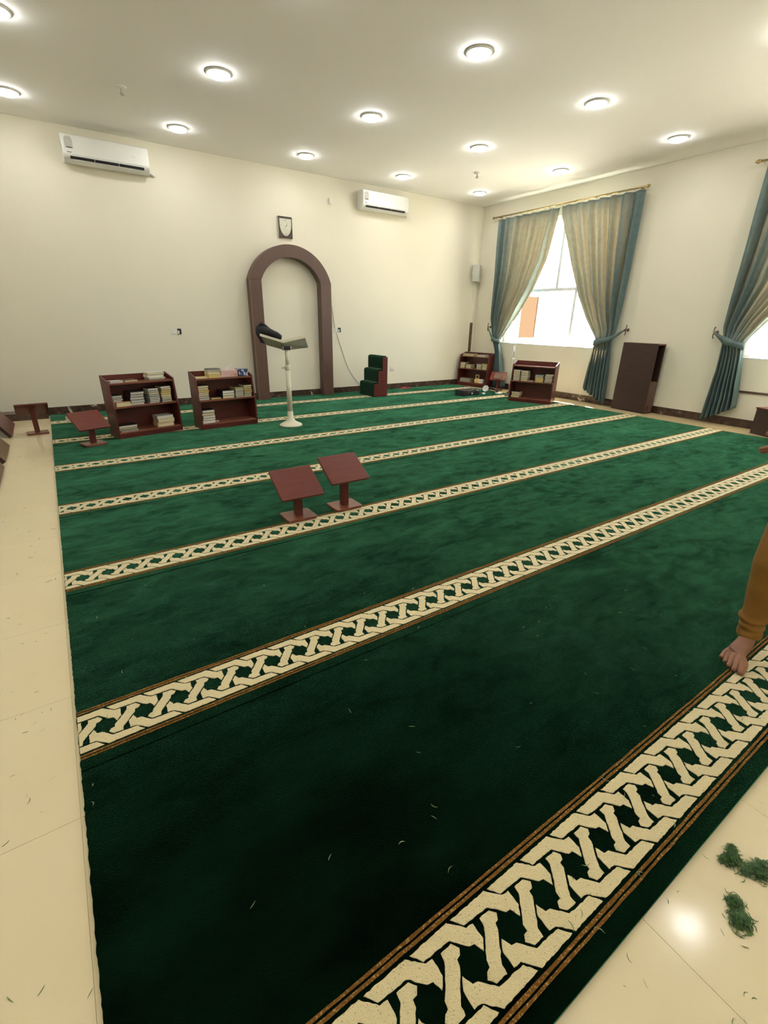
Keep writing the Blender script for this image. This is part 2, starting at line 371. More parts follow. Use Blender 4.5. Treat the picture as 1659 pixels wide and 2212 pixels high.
# ------------------------------------------------------------------ mihrab arch
def arch():
    cx, cz, ro, ri, zs = 3.914, 1.745, 0.79, 0.597, 1.972
    yf, yb = 9.14, YB - 0.0185
    t = thing('niche_arch', 'brown laminate arched niche frame standing against the back wall', 'arch', (cx, YB, 0.001))
    ho = math.sqrt(ro ** 2 - (zs - cz) ** 2); hi = math.sqrt(ri ** 2 - (zs - cz) ** 2)
    for s in (-1, 1):
        a, b = sorted((s * ho, s * hi))
        j = MB().box(a, b, yf - YB, yb - YB, 0.0, zs - 0.0015).build('jamb', M['arch'], t, bevel=0.003, seg=1)
        MB().box(s * ho - 0.003, s * ho + 0.003, yf - YB - 0.0015, yf - YB + 0.006, 0.0, zs).build('edge_strip', M['arch_line'], j)
    n = 48
    a0 = math.asin((zs - cz) / ro); b0 = math.asin((zs - cz) / ri)
    out = [(ro * math.cos(a0 + (PI - 2 * a0) * i / n), cz + ro * math.sin(a0 + (PI - 2 * a0) * i / n)) for i in range(n + 1)]
    inn = [(ri * math.cos(b0 + (PI - 2 * b0) * i / n), cz + ri * math.sin(b0 + (PI - 2 * b0) * i / n)) for i in range(n + 1)]
    m = MB(); vs = []; 
    for (ox, oz), (ix, iz) in zip(out, inn):
        vs += [(ox, yf - YB, oz), (ix, yf - YB, iz), (ix, yb - YB, iz), (ox, yb - YB, oz)]
    fs = []
    for k in range(n):
        for q in range(4):
            fs.append((4 * k + q, 4 * k + (q + 1) % 4, 4 * k + 4 + (q + 1) % 4, 4 * k + 4 + q))
    fs += [(0, 1, 2, 3), (4 * n + 3, 4 * n + 2, 4 * n + 1, 4 * n)]
    m.add(vs, fs).build('arch_head', M['arch'], t)
arch()

# ------------------------------------------------------------------ carpets
MOT_P = 0.1283
MOT_U = [(-0.052, 0.0935), (0.063, 0.0945), (0.098, 0.0605), (0.118, 0.0585), (0.1175, 0.0225), (0.101, 0.003), (0.092, 0.0265), (0.078, 0.0285), (0.046, 0.0635), (-0.031, 0.0665)]
MOT_S = [(0.012, 0.0565), (0.044, 0.0565), (0.057, 0.0405), (0.049, 0.0295), (0.037, 0.0275), (0.034, 0.0135), (0.0155, -0.0075), (-0.0105, -0.0395)]
MOT_S = MOT_S + [(-x, -y) for x, y in MOT_S]
MOT_L = [(-x, -y) for x, y in MOT_U]
def clip_x(poly, x0, x1):
    for lim, sg in ((x0, 1), (x1, -1)):
        out = []
        for i in range(len(poly)):
            a, b = poly[i], poly[(i + 1) % len(poly)]
            ia, ib = sg * (a[0] - lim) >= 0, sg * (b[0] - lim) >= 0
            if ia: out.append(a)
            if ia != ib:
                t = (lim - a[0]) / (b[0] - a[0]); out.append((lim, a[1] + t * (b[1] - a[1])))
        poly = out
        if len(poly) < 3: return []
    return poly
ORD = ['first', 'second', 'third', 'fourth', 'fifth', 'sixth', 'seventh', 'eighth', 'ninth', 'tenth']
def carpets():
    for k in range(1, 8):
        y0 = 1.25 * k - 0.292; y1 = min(1.25 * k + 0.950, YB - 0.02)
        lab = {1: 'nearest green carpet strip with large cream lattice border at the near tile edge', 7: 'farthest green carpet strip running along the back wall skirting'}.get(k, '%s green carpet strip from the near tile floor, with cream lattice border' % ORD[k - 1])
        t = thing('prayer_carpet', lab, 'carpet', (0, 0, 0), group='green prayer carpet strips')
        rnd = random.Random(k)
        n = int((y1 - y0) / 0.012)
        left = [(rnd.uniform(-0.0018, 0.0018), y0 + (y1 - y0) * i / n) for i in range(n + 1)]
        right = [(CX1 + rnd.uniform(-0.004, 0.004), y1 - (y1 - y0) * i / 60) for i in range(61)]
        left[0] = (0, y0); left[-1] = (0, y1)
        MB().prism(left[::1] + right, ZF + 0.0003, 0.0).build('pile', M['carpet'], t, bevel=0.0)
        c = 1.25 * k - 0.1225
        for a, b in ((0.1168, 0.1235), (0.1035, 0.1115)):
            for s in (1, -1):
                p, q = sorted((c + s * a, c + s * b))
                nn = 200
                jit = lambda: rnd.uniform(-0.0009, 0.0009)
                poly = [(0.002 + (CX1 - 0.004) * i / nn, p + jit()) for i in range(nn + 1)] + [(0.002 + (CX1 - 0.004) * (nn - i) / nn, q + jit()) for i in range(nn + 1)]
                MB().prism(poly, -0.004, 0.0022).build('gold_line', M['gold_pile'], t)
        m = MB()
        x = 0.0226 - 2 * MOT_P
        while x < CX1 + MOT_P:
            for pl in (MOT_U, MOT_S, MOT_L):
                poly = [(x + px, c + py) for px, py in pl]
                # fray the pile edges a little
                fr = []
                for i in range(len(poly)):
                    a, b = poly[i], poly[(i + 1) % len(poly)]
                    L = math.hypot(b[0] - a[0], b[1] - a[1]); nn = max(1, int(L / 0.008)) if k <= 2 else 1
                    for q in range(nn):
                        tt = q / nn; jj = 0.0011 if k <= 2 else 0
                        fr.append((a[0] + (b[0] - a[0]) * tt + rnd.uniform(-jj, jj), a[1] + (b[1] - a[1]) * tt + rnd.uniform(-jj, jj)))
                poly = clip_x(fr, 0.002, CX1 - 0.002)
                if poly: m.prism(poly, -0.004, 0.0025)
            x += MOT_P
        o = m.build('lattice_border', M['cream_pile'], t); o['kind'] = 'stuff'; o['label'] = 'cream interlaced lattice border'
carpets()

# ------------------------------------------------------------------ ceiling lights
def lights():
    xs = [0.36, 2.145, 3.96, 5.765, 7.57]; ys = [8.50, 6.68, 4.86, 3.05, 1.25, -0.55]
    names = {0: 'leftmost', 1: 'second from left', 2: 'middle', 3: 'second from right', 4: 'rightmost'}
    rows = {0: 'row along the back wall', 1: 'second row from the back wall', 2: 'third row from the back wall', 3: 'fourth row from the back wall', 4: 'row above the near carpet edge', 5: 'row behind the viewer'}
    proto = None
    for j, y in enumerate(ys):
        for i, x in enumerate(xs):
            if proto is None:
                t = thing('ceiling_light', '', 'light')
                MB().lathe([(0.118, 0.0), (0.120, -0.010), (0.114, -0.016), (0.103, -0.016), (0.103, -0.006)], 32, cap=False).build('trim_ring', M['white'], t, smooth=True)
                MB().lathe([(0.103, -0.012), (0.100, -0.026), (0.090, -0.034), (0.06, -0.040), (0.0005, -0.042)], 24, cap=False).build('diffuser', M['lamp'], t)
                proto = t
            else:
                t = copy_tree(proto)
            t.location = (x, y, ZC)
            tag(t, 'round ceiling downlight, %s in the %s' % (names[i], rows[j]), 'light', 'round ceiling downlights')
lights()
def detector(x, y, label):
    t = thing('smoke_detector', label, 'detector', (x, y, ZC), group='ceiling detectors')
    MB().lathe([(0.05, 0), (0.05, -0.012), (0.03, -0.018)], 20).build('base', M['white'], t, smooth=False)
    MB().lathe([(0.016, -0.018), (0.014, -0.05), (0.024, -0.052), (0.026, -0.068), (0.012, -0.078)], 16).build('head', M['label_grey'], t)
detector(1.389, 7.62, 'small white ceiling detector above the left air conditioner')
detector(6.613, 7.59, 'small white ceiling detector between the lights near the window corner')

# ------------------------------------------------------------------ air conditioners, clock, wall plates
def ac(x0, label):
    w = 1.02; h = 0.305; d = 0.205; z0 = 3.215
    t = thing('air_conditioner', label, 'air conditioner', (x0, YB, z0), group='wall air conditioners')
    prof = [(0, 0.02), (0, h), (-d + 0.02, h), (-d, h - 0.02), (-d, 0.075), (-d + 0.02, 0.05), (-d + 0.075, 0.012), (-d + 0.10, 0.0)]
    MB().prism([(y, z) for y, z in prof], 0, w, 'x').build('body', M['white'], t, bevel=0.008)
    MB().box(0.012, w - 0.012, -d - 0.006, -d - 0.0002, 0.085, h - 0.012).build('front_panel', M['white'], t, bevel=0.003)
    # outlet slot, three bays
    sl = Matrix.Translation((0, -d + 0.012, 0.058)) @ Matrix.Rotation(math.radians(42), 4, 'X')
    for a, b in ((0.075, 0.345), (0.355, 0.63), (0.64, 0.945)):
        MB().box(a, b, -0.008, 0.002, -0.018, 0.012, sl).build('outlet_slot', M['dark'], t)
    MB().box(0.075, 0.945, -0.012, 0.016, -0.030, -0.023, sl).build('louvre', M['white'], t)
    lb = [(0.035, 0.145), (0.125, 0.145), (0.125, 0.245), (0.105, 0.275), (0.055, 0.275), (0.035, 0.245)]
    s = MB().prism(lb, -d - 0.0075, -d - 0.0062, 'y').build('energy_sticker', M['label_grey'], t)
    MB().box(0.05, 0.11, -d - 0.0085, -d - 0.0076, 0.150, 0.160).build('sticker_print', M['dark'], s)
    MB().box(0.045, 0.10, -d - 0.0075, -d - 0.0062, 0.100, 0.108).build('maker_mark', M['ink'], t)
    MB().box(0.80, 0.85, -d - 0.0075, -d - 0.0062, 0.165, 0.169).build('display_line', M['label_grey'], t)
    MB().tube([(w, -0.06, 0.05), (w + 0.04, -0.05, 0.045), (w + 0.075, -0.02, 0.03), (w + 0.085, -0.002, 0.025)], 0.018, 8).build('pipe', M['white'], t, smooth=True)
ac(0.835, 'white wall air conditioner above the left half of the back wall')
ac(5.335, 'white wall air conditioner right of the clock near the window corner')

def text_mesh(body, size):
    cu = bpy.data.curves.new('txt', 'FONT'); cu.body = body; cu.size = size; cu.extrude = 0.0006; cu.align_x = 'CENTER'; cu.align_y = 'CENTER'
    o = bpy.data.objects.new('txt', cu); COL.objects.link(o)
    dg = bpy.context.evaluated_depsgraph_get(); me = bpy.data.meshes.new_from_object(o.evaluated_get(dg))
    bpy.data.objects.remove(o); return me
def clock():
    w, h = 0.245, 0.315
    t = thing('wall_clock', 'dark framed wall clock with shield-shaped face above the arch', 'clock', (3.785, YB, 2.645))
    MB().box(0, w, -0.04, -0.001, 0, h).build('frame', M['wood_dark'], t, bevel=0.003)
    MB().box(-0.008, -0.0005, -0.03, -0.001, 0.0, h).build('side_panel', M['clockface'], t)
    pts = [(0.018, h - 0.032), (0.018, h - 0.10)]
    for i in range(0, 25):
        a = PI + PI * i / 24
        pts.append((w / 2 + (w / 2 - 0.018) * math.cos(a), h - 0.10 + 0.185 * math.sin(a)))
    pts += [(w - 0.018, h - 0.032)]
    f = MB().prism(pts, -0.0425, -0.0405, 'y').build('dial', M['clockface'], t)
    for s, x, z in (('12', w / 2, h - 0.055), ('3', w - 0.043, h - 0.135), ('6', w / 2, 0.055), ('9', 0.043, h - 0.135)):
        me = text_mesh(s, 0.032); me.materials.clear(); me.materials.append(M['ink'])
        o = bpy.data.objects.new('numeral', me); COL.objects.link(o); o.parent = t; o.location = (x, -0.0432, z); o.rotation_euler = (PI / 2, 0, 0)
    def hand(nm, ang, L, wd_):
        mt = Matrix.Translation((w / 2, -0.0445, h - 0.145)) @ Matrix.Rotation(ang, 4, 'Y')
        MB().box(-wd_ / 2, wd_ / 2, -0.0006, 0.0006, -0.012, L, mt).build(nm, M['ink'], t)
    hand('hour_hand', math.radians(62), 0.038, 0.006); hand('minute_hand', math.radians(38), 0.062, 0.004)
clock()
def plate(x, z, label, dark, y=YB, w=0.085, h=0.085):
    t = thing('wall_plate', label, 'socket', (x, y, z))
    MB().box(-w / 2, w / 2, -0.009, -0.0005, -h / 2, h / 2).build('plate', M['black'] if dark else M['white'], t, bevel=0.004)
    if dark:
        MB().box(-0.028, -0.004, -0.013, -0.0095, -0.036, 0.012).build('insert', M['white'], t)
    else:
        for s in (-1, 1): MB().box(s * 0.018 - 0.012, s * 0.018 + 0.012, -0.0115, -0.0095, -0.02, 0.02).build('rocker', M['white'], t)
plate(1.900, 1.158, 'white switch plate beside the black plate left of the arch', False)
plate(1.985, 1.158, 'black wall plate above the bookcase left of the arch', True, w=0.06)
plate(4.835, 1.178, 'white switch plate just right of the arch', False)
plate(4.925, 1.185, 'black wall plate on the wall right of the arch', True, w=0.06)
plate(6.19, 0.41, 'white wall socket right of the green carpeted steps', False)
t = thing('wall_sensor', 'tiny white sensor box high between clock and right air conditioner', 'sensor', (4.788, YB, 3.294))
MB().box(-0.025, 0.025, -0.03, -0.0005, -0.045, 0.045).build('casing', M['white'], t, bevel=0.004)
tag(MB().tube([(4.70, YB - 0.007, 1.75), (4.771, YB - 0.007, 1.6), (4.821, YB - 0.007, 1.25), (4.935, YB - 0.007, 0.91), (5.085, YB - 0.007, 0.516), (5.22, YB - 0.007, 0.30), (5.366, YB - 0.007, 0.156), (5.42, YB - 0.026, 0.02)], 0.0045, 6).build('hanging_cable', M['label_grey'], smooth=True), 'thin grey cable hanging down the wall right of the arch', 'cable')

# corner speaker and trunking
t = thing('wall_speaker', 'pale grey loudspeaker high in the corner above the corner bookcase', 'speaker', (8.33, 9.20, 2.19), rz=math.radians(38))
MB().box(-0.10, 0.10, -0.075, 0.075, 0, 0.34).build('cabinet', M['grey_metal'], t, bevel=0.008)
MB().box(-0.088, 0.088, -0.083, -0.0755, 0.012, 0.328).build('grille', M['label_grey'], t, bevel=0.004)
MB().box(-0.02, 0.02, 0.0755, 0.10, 0.14, 0.20).build('bracket', M['steel'], t)
t = thing('cable_trunking', 'brown and white cable trunking running down the corner to the bookcase', 'trunking', (8.40, YB, 0))
MB().box(-0.032, 0.032, -0.022, -0.0005, 0.72, 1.352).build('lower_trunk', M['bronze'], t)
MB().box(-0.014, 0.014, -0.016, -0.0005, 1.352, 2.19).build('upper_trunk', M['white'], t)

# ------------------------------------------------------------------ curtains
def interp(tab, z):
    for (z0, a0), (z1, a1) in zip(tab, tab[1:]):
        if (z0 >= z >= z1) or (z0 <= z <= z1):
            t = (z - z0) / (z1 - z0) if z1 != z0 else 0
            return a0 + (a1 - a0) * t
    return tab[-1][1]
def curtain(label, zt, outer, inner, tie_z, hook, sgn, hook_label, zbot_in, zbot_out, seed):
    """outer/inner: lists (z, Y) from the top to the hem; hook: (Y, z) of the holdback."""
    rnd = random.Random(seed)
    t = thing('curtain', label, 'curtain', (8.40, (outer[0][1] + inner[0][1]) / 2, 0))
    nf = 7; NU, NV = 140, 90; ph = rnd.uniform(0, 6)
    fw = [rnd.uniform(0.8, 1.25) for _ in range(nf * 2 + 4)]
    def uw(u):
        return u + 0.020 * math.sin(u * 15 + ph) + 0.008 * math.sin(u * 31)
    def fn(u, v):
        zb = zbot_out + (zbot_in - zbot_out) * u
        z = zt + (zb - zt) * v
        if z > tie_z: amp = 0.012 + 0.042 * min(1, (z - tie_z) / 0.6)
        else: amp = 0.014 + 0.036 * min(1, (tie_z - z) / 0.5)
        amp *= 0.55 + 0.45 * min(1, (1 - v) * 0 + v * 6)
        uu = uw(u); yo = interp(outer, z); yi = interp(inner, z)
        y = yo + (yi - yo) * uu
        near = math.exp(-((z - tie_z) / 0.10) ** 2)
        bulge = 0.05 * near * math.sin(PI * u)
        x = -amp * math.sin(uu * nf * 2 * PI + 0.5 * math.sin(v * 3 + ph)) * fw[int(uu * nf)] - 0.22 * amp * math.sin(uu * nf * 5.1 * PI + ph) - bulge
        return (x, y - t.location.y, z)
    c = MB().grid(fn, NU, NV).build('cloth', M['curtain'], t, smooth=True)
    so_ = c.modifiers.new('thick', 'SOLIDIFY'); so_.thickness = 0.003
    # gathered header tape
    # tie band: loop round the gathered cloth, then strap to the hook
    yo, yi = interp(outer, tie_z), interp(inner, tie_z)
    m = MB(); ring = []
    cy = (yo + yi) / 2 - t.location.y; ry = abs(yo - yi) / 2 + 0.012
    n = 28
    vs = []; 
    for i in range(n):
        a = 2 * PI * i / n
        x = -0.02 + 0.072 * math.cos(a); y = cy + ry * math.sin(a); tilt = (y - cy) * sgn * 0.28
        for dz in (-0.045, 0.045): vs.append((x, y, tie_z + dz * (1 + 0.2 * math.sin(3 * a)) + tilt))
    fs = [(2 * i, 2 * ((i + 1) % n), 2 * ((i + 1) % n) + 1, 2 * i + 1) for i in range(n)]
    m.add(vs, fs)
    hy, hz = hook[0] - t.location.y, hook[1]
    ys = yo - t.location.y
    ztie = tie_z + (ys - cy) * sgn * 0.28
    def st(u, v):
        y = ys + (hy - ys) * u; z = ztie + (hz - ztie) * u + (v - 0.5) * (0.085 * (1 - u) + 0.03 * u) ; x = 0.0 + 0.05 * u - 0.012 * math.sin(PI * v)
        return (x - 0.03, y, z)
    m.grid(st, 8, 4)
    b = m.build('tie_band', M['curtain'], t, smooth=True)
    so_ = b.modifiers.new('thick', 'SOLIDIFY'); so_.thickness = 0.004
    # holdback hook on the wall
    h = thing('curtain_holdback', hook_label, 'curtain hook', (XW, hook[0], hook[1]), group='curtain holdbacks')
    MB().tube([(-0.001, 0, 0.0), (-0.075, 0, 0.0)], 0.008, 8).build('stem', M['bronze'], h, smooth=True)
    MB().lathe([(0.0, -0.006), (0.026, -0.004), (0.028, 0.004), (0.0, 0.006)], 14).build('rosette', M['bronze'], h, smooth=True).rotation_euler = (0, PI / 2, 0)
    MB().tube([(-0.075, 0, -0.085), (-0.085, sgn * 0.012, -0.05), (-0.09, 0, 0.0), (-0.085, sgn * 0.014, 0.04), (-0.07, sgn * 0.006, 0.075)], [0.009, 0.007, 0.012, 0.007, 0.010], 8).build('scroll', M['bronze'], h, smooth=True)
    return t
# window 1: left panel (far) and right panel (near)
curtain('left teal curtain of the far window, tied back towards the corner', 3.325,
        [(3.4, 8.75), (2.25, 8.70), (1.43, 8.70), (1.03, 8.60), (0.78, 8.47), (0.6, 8.44), (0.0, 8.43)],
        [(3.4, 7.235), (3.17, 7.262), (2.5, 7.41), (2.0, 7.655), (1.43, 8.05), (1.12, 8.30), (1.02, 8.38), (0.9, 8.36), (0.1, 8.15), (0, 8.14)],
        1.02, (8.80, 1.27), 1, 'curtain hook left of the far window near the corner', 0.03, 0.03, 3)
curtain('right teal curtain of the far window, beside the tall cabinet', 3.335,
        [(3.4, 5.695), (2.3, 5.705), (1.27, 5.725), (1.12, 5.77), (0.6, 5.73), (0.0, 5.69)],
        [(3.4, 7.225), (3.2, 7.21), (2.38, 6.86), (1.84, 6.60), (1.45, 6.35), (1.16, 6.11), (1.08, 6.08), (0.94, 6.12), (0.3, 6.17), (0.0, 6.14)],
        1.10, (5.577, 1.29), -1, 'curtain hook right of the far window above the tall cabinet', 0.24, 0.02, 5)
curtain('teal curtain tied back at the right edge, past the tall cabinet', 3.335,
        [(3.4, 4.08), (2.35, 4.065), (1.37, 4.07), (1.2, 4.03), (0.76, 4.01), (0.0, 4.05)],
        [(3.4, 2.61), (3.2, 2.62), (2.5, 2.80), (1.9, 3.14), (1.47, 3.53), (1.23, 3.70), (1.14, 3.745), (1.0, 3.72), (0.35, 3.63), (0.0, 3.62)],
        1.16, (4.184, 1.29), 1, 'curtain hook at the right edge, past the tall cabinet', 0.27, 0.02, 8)
curtain('teal curtain on the far side of the right window, mostly out of view', 3.335,
        [(3.4, 1.05), (2.3, 1.06), (1.27, 1.08), (1.12, 1.12), (0.6, 1.08), (0.0, 1.05)],
        [(3.4, 2.58), (3.2, 2.565), (2.38, 2.21), (1.84, 1.95), (1.45, 1.70), (1.16, 1.46), (1.08, 1.43), (0.94, 1.47), (0.3, 1.52), (0.0, 1.49)],
        1.10, (0.93, 1.29), -1, 'curtain hook beside the right window near the viewer', 0.24, 0.02, 9)
def rod(y0, y1, z, label):
    t = thing('curtain_rod', label, 'curtain rod', (8.40, (y0 + y1) / 2, z), group='brass curtain rods')
    L = (y1 - y0) / 2
    MB().tube([(0, -L, 0), (0, L, 0)], 0.013, 10).build('pole', M['brass'], t, smooth=True)
    for s in (-1, 1):
        MB().tube([(0, s * L, 0), (0, s * (L + 0.025), 0), (0, s * (L + 0.05), 0), (0, s * (L + 0.075), 0)], [0.014, 0.024, 0.022, 0.004], 10).build('finial', M['brass'], t, smooth=True)
        MB().tube([(0, s * (L - 0.10), 0), (XW - 8.40 - 0.001, s * (L - 0.10), 0.0)], 0.010, 8).build('bracket', M['brass'], t, smooth=True)
    n = 24
    me = None
    for i in range(n):
        y = -L + 0.04 + (2 * L - 0.08) * i / (n - 1)
        if me is None:
            me = MB().tube([(0.020 * math.cos(a), 0, -0.006 + 0.020 * math.sin(a)) for a in [2 * PI * q / 12 for q in range(13)]], 0.0028, 6).mesh('ring', M['brass'], True)
        o = bpy.data.objects.new('ring', me); COL.objects.link(o); o.parent = t; o.location = (0, y, -0.004)
rod(5.68, 8.86, 3.375, 'brass curtain rod with rings over the far window')
rod(1.03, 4.15, 3.385, 'brass curtain rod with rings over the right window')

# ------------------------------------------------------------------ bookcases and books
CW, CD, CH = 0.785, 0.285, 0.722
def bookcase(label, bl, ang):
    """bl: world front-left foot; local x to the right, -y to the front (origin at back centre)."""
    a = math.radians(ang)
    rx, ry = math.cos(a), math.sin(a); bx, by = -math.sin(a), math.cos(a)
    ox, oy = bl[0] + rx * CW / 2 + bx * CD, bl[1] + ry * CW / 2 + by * CD
    t = thing('bookcase', label, 'bookcase', (ox, oy, 0.003), rz=a, group='low mahogany bookcases')
    th = 0.02
    prof = [(0, 0), (0, CH), (-0.205, 0.668), (-0.225, 0.66), (-0.262, 0.385), (-CD, 0.372), (-CD, 0)]
    for s in (-1, 1):
        x0, x1 = (-CW / 2, -CW / 2 + th) if s < 0 else (CW / 2 - th, CW / 2)
        MB().prism(prof, x0, x1, 'x').build('side_panel', M['wood'], t, bevel=0.002, seg=1)
    xi0, xi1 = -CW / 2 + th + 0.0003, CW / 2 - th - 0.0003
    MB().box(xi0, xi1, -0.014, -0.0003, 0.0, CH - 0.003).build('back_panel', M['wood'], t)
    MB().box(xi0, xi1, -0.222, -0.0145, 0.622, 0.642).build('top_board', M['wood_edge'], t, bevel=0.002, seg=1)
    MB().box(xi0, xi1, -0.268, -0.0145, 0.354, 0.374).build('shelf', M['wood_edge'], t, bevel=0.002, seg=1)
    MB().box(xi0, xi1, -0.278, -0.0145, 0.052, 0.072).build('bottom_board', M['wood_edge'], t, bevel=0.002, seg=1)
    MB().box(xi0, xi1, -0.274, -0.258, 0.0, 0.0515).build('plinth', M['wood'], t)
    return t
ZSH = {'t': 0.6425, 'm': 0.3745, 'b': 0.0725}
def book(root_m, x, y, z, w, d, t, cov, pg, rz, label, group, spine='back', rx=0.0):
    """w across the front, d into the shelf, t thick; local origin at the front-left-bottom corner."""
    m = root_m @ Matrix.Translation((x + w / 2, y + d / 2, z)) @ Matrix.Rotation(rz, 4, 'Z') @ Matrix.Rotation(rx, 4, 'Y')
    o = thing('book', label, 'book', m.to_translation(), group=group)
    o.rotation_euler = m.to_euler()
    c = 0.0022
    cv = MB().box(-w / 2, w / 2, -d / 2, d / 2, 0, c).box(-w / 2, w / 2, -d / 2, d / 2, t - c, t)
    if spine == 'back': cv.box(-w / 2, w / 2, d / 2 - c, d / 2, c, t - c); pb = (-w / 2 + 0.003, w / 2 - 0.003, -d / 2 + 0.003, d / 2 - c - 0.0002)
    else: cv.box(-w / 2, -w / 2 + c, -d / 2, d / 2, c, t - c); pb = (-w / 2 + c + 0.0002, w / 2 - 0.003, -d / 2 + 0.003, d / 2 - 0.003)
    cv.build('cover', COVER[cov], o)
    MB().box(*pb, c + 0.0001, t - c - 0.0001).build('page_block', PAGE[pg], o)
    return o
ORDT = ['top'] + [ORD[i] for i in range(1, 10)]
def stack(case, cname, shelf, x, w, d, spec, sname, y0=-0.245, seed=0, spine='back'):
    """spec: from the bottom to the top, a list of (thickness, cover, page)."""
    rnd = random.Random(seed + int(x * 1000)); mw = case.matrix_basis
    z = ZSH[shelf]; n = len(spec)
    sh = {'t': 'top', 'm': 'middle', 'b': 'bottom'}[shelf]
    for i, (th, cv, pg) in enumerate(spec):
        k = n - 1 - i
        if n == 1: lab = 'single book lying %s on the %s shelf, %s' % (sname, sh, cname)
        else:
            pos = 'top book' if k == 0 else ('bottom book' if i == 0 else '%s book from top' % ORD[k])
            lab = '%s of the %s stack, %s shelf, %s' % (pos, sname, sh, cname)
        book(mw, x + rnd.uniform(-0.006, 0.006), y0 + rnd.uniform(-0.004, 0.006), z, w + rnd.uniform(-0.006, 0.004), d, th, cv, pg, rnd.uniform(-0.04, 0.04), lab, 'books on the ' + cname, spine)
        z += th + 0.0004
def B(*a):   # compact spec: "22kc" -> (0.022,'k',page)
    pm = {'c': 0, 'w': 1, 'g': 2, 'y': 3}
    return [(int(s[:2]) / 1000.0, s[2], pm[s[3]]) for s in a]
bpy.context.view_layer.update()
H = CW / 2
# bookcase 1 (left)
c1 = bookcase('leftmost mahogany bookcase, well filled, beside the low book stand', (0.672, 7.115), 13)
n1 = 'leftmost bookcase'
stack(c1, n1, 'm', -H + 0.028, 0.115, 0.165, B('20kg', '24kc', '20kw', '21kg', '18kg', '22kg'), 'leftmost', y0=-0.215, seed=1)
stack(c1, n1, 'm', -H + 0.225, 0.16, 0.20, B('26kw', '34gg', '32kg', '30bg', '30kg'), 'thick middle', y0=-0.235, seed=2, spine='left')
stack(c1, n1, 'm', -H + 0.445, 0.125, 0.17, B('22kg', '19kw', '20kw', '22bg', '20kg', '24kc', '24kg', '26kw'), 'second from right', seed=3)
stack(c1, n1, 'm', -H + 0.595, 0.125, 0.17, B('20kg', '18kw', '22gc', '28kc', '30cy', '25ny', '24kc', '24kw'), 'rightmost', seed=4)
book(c1.matrix_basis, -H + 0.045, -0.262, ZSH['m'], 0.165, 0.05, 0.052, 'o', 0, 0.04, 'orange-covered cream book lying in front on the middle shelf, leftmost bookcase', 'books on the ' + n1)
stack(c1, n1, 'b', -H + 0.035, 0.215, 0.16, B('14kc', '16ng', '18bc', '24kw'), 'left', seed=5)
stack(c1, n1, 'b', -H + 0.50, 0.205, 0.155, B('50cc', '46cc', '38ww'), 'right', seed=6, spine='left')
stack(c1, n1, 't', -H + 0.05, 0.15, 0.11, B('22wg'), 'at the left end', y0=-0.19, seed=7)
stack(c1, n1, 't', -H + 0.225, 0.15, 0.13, B('18bc'), 'beside the silver one', y0=-0.165, seed=8)
stack(c1, n1, 't', -H + 0.49, 0.20, 0.15, B('16bg', '14wc', '34cw', '24wc'), 'right', y0=-0.195, seed=9)
# bookcase 2 (tissue box)
c2 = bookcase('mahogany bookcase with the tissue box on top, left of the arch', (1.647, 7.145), 5.25)
n2 = 'tissue-box bookcase'
stack(c2, n2, 'm', -H + 0.025, 0.135, 0.175, B('24gg', '28kg', '26kc', '24kc', '25by', '26kc', '28kc'), 'leftmost', seed=11)
stack(c2, n2, 'm', -H + 0.19, 0.13, 0.16, B('24ky'), 'beside the leftmost stack', seed=12)
stack(c2, n2, 'm', -H + 0.34, 0.165, 0.20, B('34kc', '30gw', '34kw'), 'middle', seed=13, spine='left')
stack(c2, n2, 'm', -H + 0.515, 0.12, 0.19, B('20kg', '24kc', '20kw', '22kg', '22kw', '24gy'), 'second from right', seed=14)
stack(c2, n2, 'm', -H + 0.640, 0.112, 0.18, B('18kc', '20gg', '20kc', '22ky', '26ky', '22kc', '26kc'), 'rightmost', seed=15)
stack(c2, n2, 'b', -H + 0.04, 0.165, 0.165, B('36ww', '30kw', '34kw', '34kc', '36kw'), 'left', seed=16)
stack(c2, n2, 'b', -H + 0.215, 0.06, 0.12, B('18rw'), 'beside the white stack', y0=-0.20, seed=17)
stack(c2, n2, 't', -H + 0.035, 0.15, 0.13, B('14cc'), 'at the left end', y0=-0.20, seed=18)
stack(c2, n2, 't', -H + 0.198, 0.165, 0.14, B('44cy', '40cc', '16ww', '10kg'), 'left', y0=-0.19, seed=19)
def tissue_box():
    m = c2.matrix_basis @ Matrix.Translation((0.092, -0.125, ZSH['t'] + 0.0005))
    t = thing('tissue_box', 'pink patterned tissue box with a tissue sticking out, on a bookcase', 'tissue box', m.to_translation(), rz=m.to_euler().z)
    MB().box(-0.115, 0.115, -0.055, 0.055, 0, 0.085).build('carton', M['pink'], t, bevel=0.002, seg=1)
    def fn(u, v):
        a = 2 * PI * u; r = (0.02 + 0.035 * v) * (1 + 0.3 * math.sin(3 * a + 2 * v))
        return (-0.03 * (1 - v) + r * 1.6 * math.cos(a) * (1 - 0.35 * v), 0.5 * r * math.sin(a), 0.0855 + 0.075 * v * (0.75 + 0.25 * math.cos(2 * a)))
    MB().grid(fn, 28, 8).build('tissue', M['tissue'], t, smooth=True)
tissue_box()
m_ = c2.matrix_basis @ Matrix.Translation((0.288, -0.125, ZSH['t'] + 0.0005))
t = thing('carton_box', 'blue floral box at the right end of the tissue-box bookcase top', 'box', m_.to_translation(), rz=m_.to_euler().z + 0.03)
MB().box(-0.068, 0.068, -0.05, 0.05, 0, 0.085).build('carton', M['blue'], t, bevel=0.002, seg=1)
MB().box(-0.072, 0.072, -0.053, 0.053, 0.0852, 0.090).build('lid', M['blue'], t)
